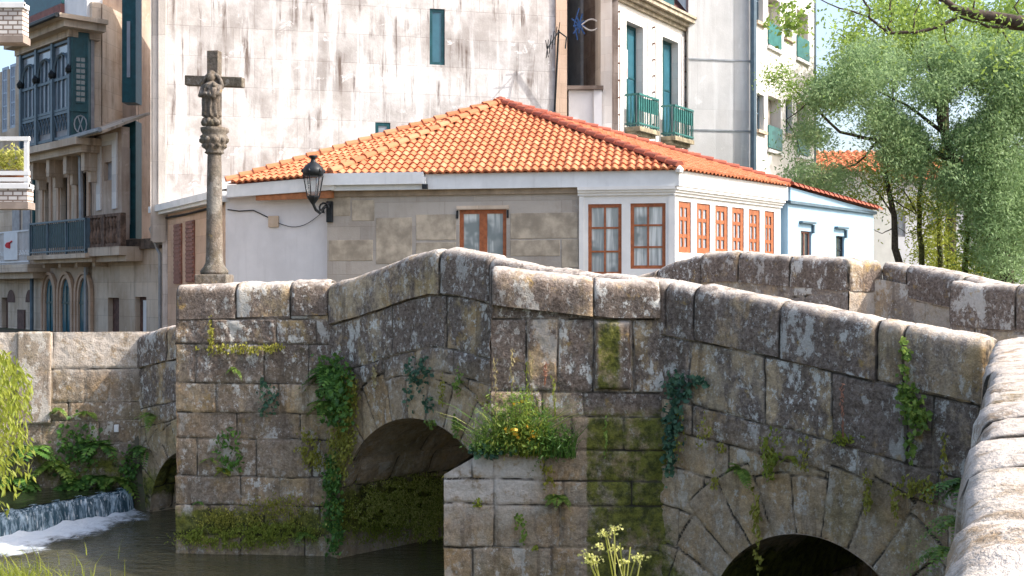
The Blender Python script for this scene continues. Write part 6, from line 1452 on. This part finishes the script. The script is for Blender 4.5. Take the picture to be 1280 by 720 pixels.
crown([(990, 92, 38, 20), (1010, 118, 34, 26), (968, 90, 20, 12), (1030, 100, 36, 28)], 90, 40, .13, .36, M['mid'], 'outer_sprays', wt, YW-.6, 1.0, 15, droop=.5, sig=.24, gap=.36)
slim = [((1124, 410), (1121, 330), (1116, 270), (1107, 205), (1102, 150), M['bark'], 'slim dark bare trunk standing left of the willow, nearest the blue house', 45.0), ((1153, 410), (1152, 330), (1149, 270), (1152, 205), (1150, 150), M['vine'], 'mossy slim trunk second from the blue house', 47.0), ((1176, 410), (1176, 330), (1173, 270), (1178, 205), (1182, 150), M['vine'], 'mossy slim trunk third from the blue house', 48.5), ((1207, 410), (1207, 330), (1210, 270), (1206, 205), (1215, 150), M['vine'], 'ivy-covered trunk close to the leaning willow trunk', 46.0)]
for i, (*pts, mt, lb, Yt) in enumerate(slim):
    st_ = thing('slim_tree', lb, 'tree', (PW(pts[0][0], 400, Yt)[0], Yt, 2.3), 'slim trees behind the far parapet')
    x = pts[2][0]
    tree_wood([(PX(pts, Yt), .17 if i == 0 else .14, .05), (PX([(x, 270), (x-18, 240), (x-34, 228)], Yt), .04, .01), (PX([(x, 250), (x+20, 262), (x+30, 268)], Yt), .035, .01), (PX([(x, 285), (x-14, 292), (x-30, 282)], Yt), .025, .008)], mt, 'trunk', st_)
    crown([(x+6, 205, 34, 30), (x-16, 240, 24, 22), (x+18, 262, 22, 26), (x+4, 300, 14, 30)] if i else [(1085, 235, 36, 22), (1100, 205, 30, 20), (1060, 250, 22, 16)], 130 if i else 90, 26, .14, .42, M['lime'] if i != 3 else M['mid'], 'crown', st_, Yt+.5, 1.6, 60+i, droop=.3, sig=.30, gap=.38)
bush = [(1262, 300, 52, 52, 45.5, 'mid', 'green leafy bush under the willow at the right edge', 200), (1222, 318, 36, 32, 49.5, 'lime', 'bright sunlit bush behind the leaning willow trunk', 120), (1180, 312, 30, 26, 51.5, 'lime', 'bright yellow-green bush behind the mossy trunks', 80), (1240, 245, 40, 40, 50.5, 'lime', 'tall bright sapling seen through the willow branches', 110)]
for px, py, rx, ry, Yt, mt, lb, nc in bush:
    bt = thing('leafy_bush', lb, 'bush', (PW(px, 400, Yt)[0], Yt, 2.3), 'bushes below the willow')
    tree_wood([(PX([(px, 410), (px+4, py+10), (px, py-20)], Yt), .07, .02), (PX([(px+2, py+30), (px-20, py)], Yt), .03, .01)], M['bark'], 'stem', bt)
    crown([(px, py, rx, ry)], nc, 34, .15, .42, M[mt], 'foliage', bt, Yt, 1.6, int(px), droop=.2, sig=.32, gap=.30)
bk = thing('tall_poplar', 'tall airy light green tree rising behind the willow up to the top edge', 'tree', (PW(1190, 400, 54)[0], 54, 2.3))
tree_wood([(PX([(1190, 410), (1188, 250), (1180, 120), (1172, 20), (1168, -40)], 54), .3, .05), (PX([(1184, 150), (1130, 80), (1100, 20)], 54), .10, .02), (PX([(1182, 130), (1230, 70), (1262, 10)], 54), .10, .02), (PX([(1176, 60), (1140, 20), (1120, -20)], 54), .06, .02), (PX([(1130, 80), (1080, 60), (1045, 40)], 54), .05, .015)], M['bark'], 'trunk', bk)
crown([(1100, 50, 76, 52), (1190, 20, 100, 60), (1260, 50, 60, 70), (1060, 78, 44, 34)], 760, 42, .20, .42, M['mid'], 'crown', bk, 54, 4.0, 91, droop=.3, sig=.50, gap=.46)
# tree whose boughs hang in from the upper right; its trunk stands outside the frame
YO = 24.0
ot = thing('overhanging_tree', 'fresh-leaved tree reaching bare brown boughs into the upper right corner', 'tree', (PW(1500, 400, YO)[0], YO, 2.3))
tree_wood([([(PW(1500, 0, YO)[0], YO, 2.0)]+PX([(1490, 200), (1430, 95), (1350, 50), (1284, 30), (1232, 20), (1200, 14), (1172, -4)], YO), .26, .055), (PX([(1205, 14), (1180, 30), (1150, 40), (1112, 41), (1088, 22), (1076, -6)], YO), .045, .02), (PX([(1340, 40), (1280, 36), (1235, 33), (1200, 22)], YO), .05, .02), (PX([(1114, 40), (1114, 20), (1116, -8)], YO), .03, .015), (PX([(1215, 16), (1220, -8)], YO), .02, .01), (PX([(1250, 22), (1258, 48), (1262, 60)], YO), .02, .008), (PX([(1180, 30), (1188, 56), (1195, 66)], YO), .015, .006), (PX([(1265, 26), (1272, 0), (1278, -10)], YO), .02, .01), (PX([(1088, 22), (1050, 10), (1010, -8)], YO), .02, .008), (PX([(1140, 40), (1146, 10), (1160, -10)], YO), .015, .008)], M['bark'], 'trunk', ot)
crown([(1090, 16, 90, 24), (1230, 40, 60, 32), (1160, 12, 70, 26), (1270, 70, 24, 34), (1040, 40, 40, 22)], 110, 22, .095, .5, M['mid'], 'crown', ot, YO, 2.2, 77, droop=.4, sig=.30, gap=.33)
crown([(984, 10, 18, 14), (992, 24, 12, 12), (1002, 6, 10, 16)], 34, 22, .11, .55, M['mid'], 'leafy_spray', ot, YO, .5, 79, droop=.5, sig=.16, gap=.2)

# stone parts without block data get plain values
for o in bpy.data.objects:
    if o.type == 'MESH' and o.data.materials and o.data.materials[0] in (M['bridge'], M['bank'], M['cross']):
        for k, v in (('edge', .3), ('wx', .4), ('moss', .1), ('pale', .2), ('rnd', .5)):
            if k not in o.data.attributes: at = o.data.attributes.new(k, 'FLOAT', 'POINT'); at.data.foreach_set('value', np.full(len(o.data.vertices), v, np.float32))
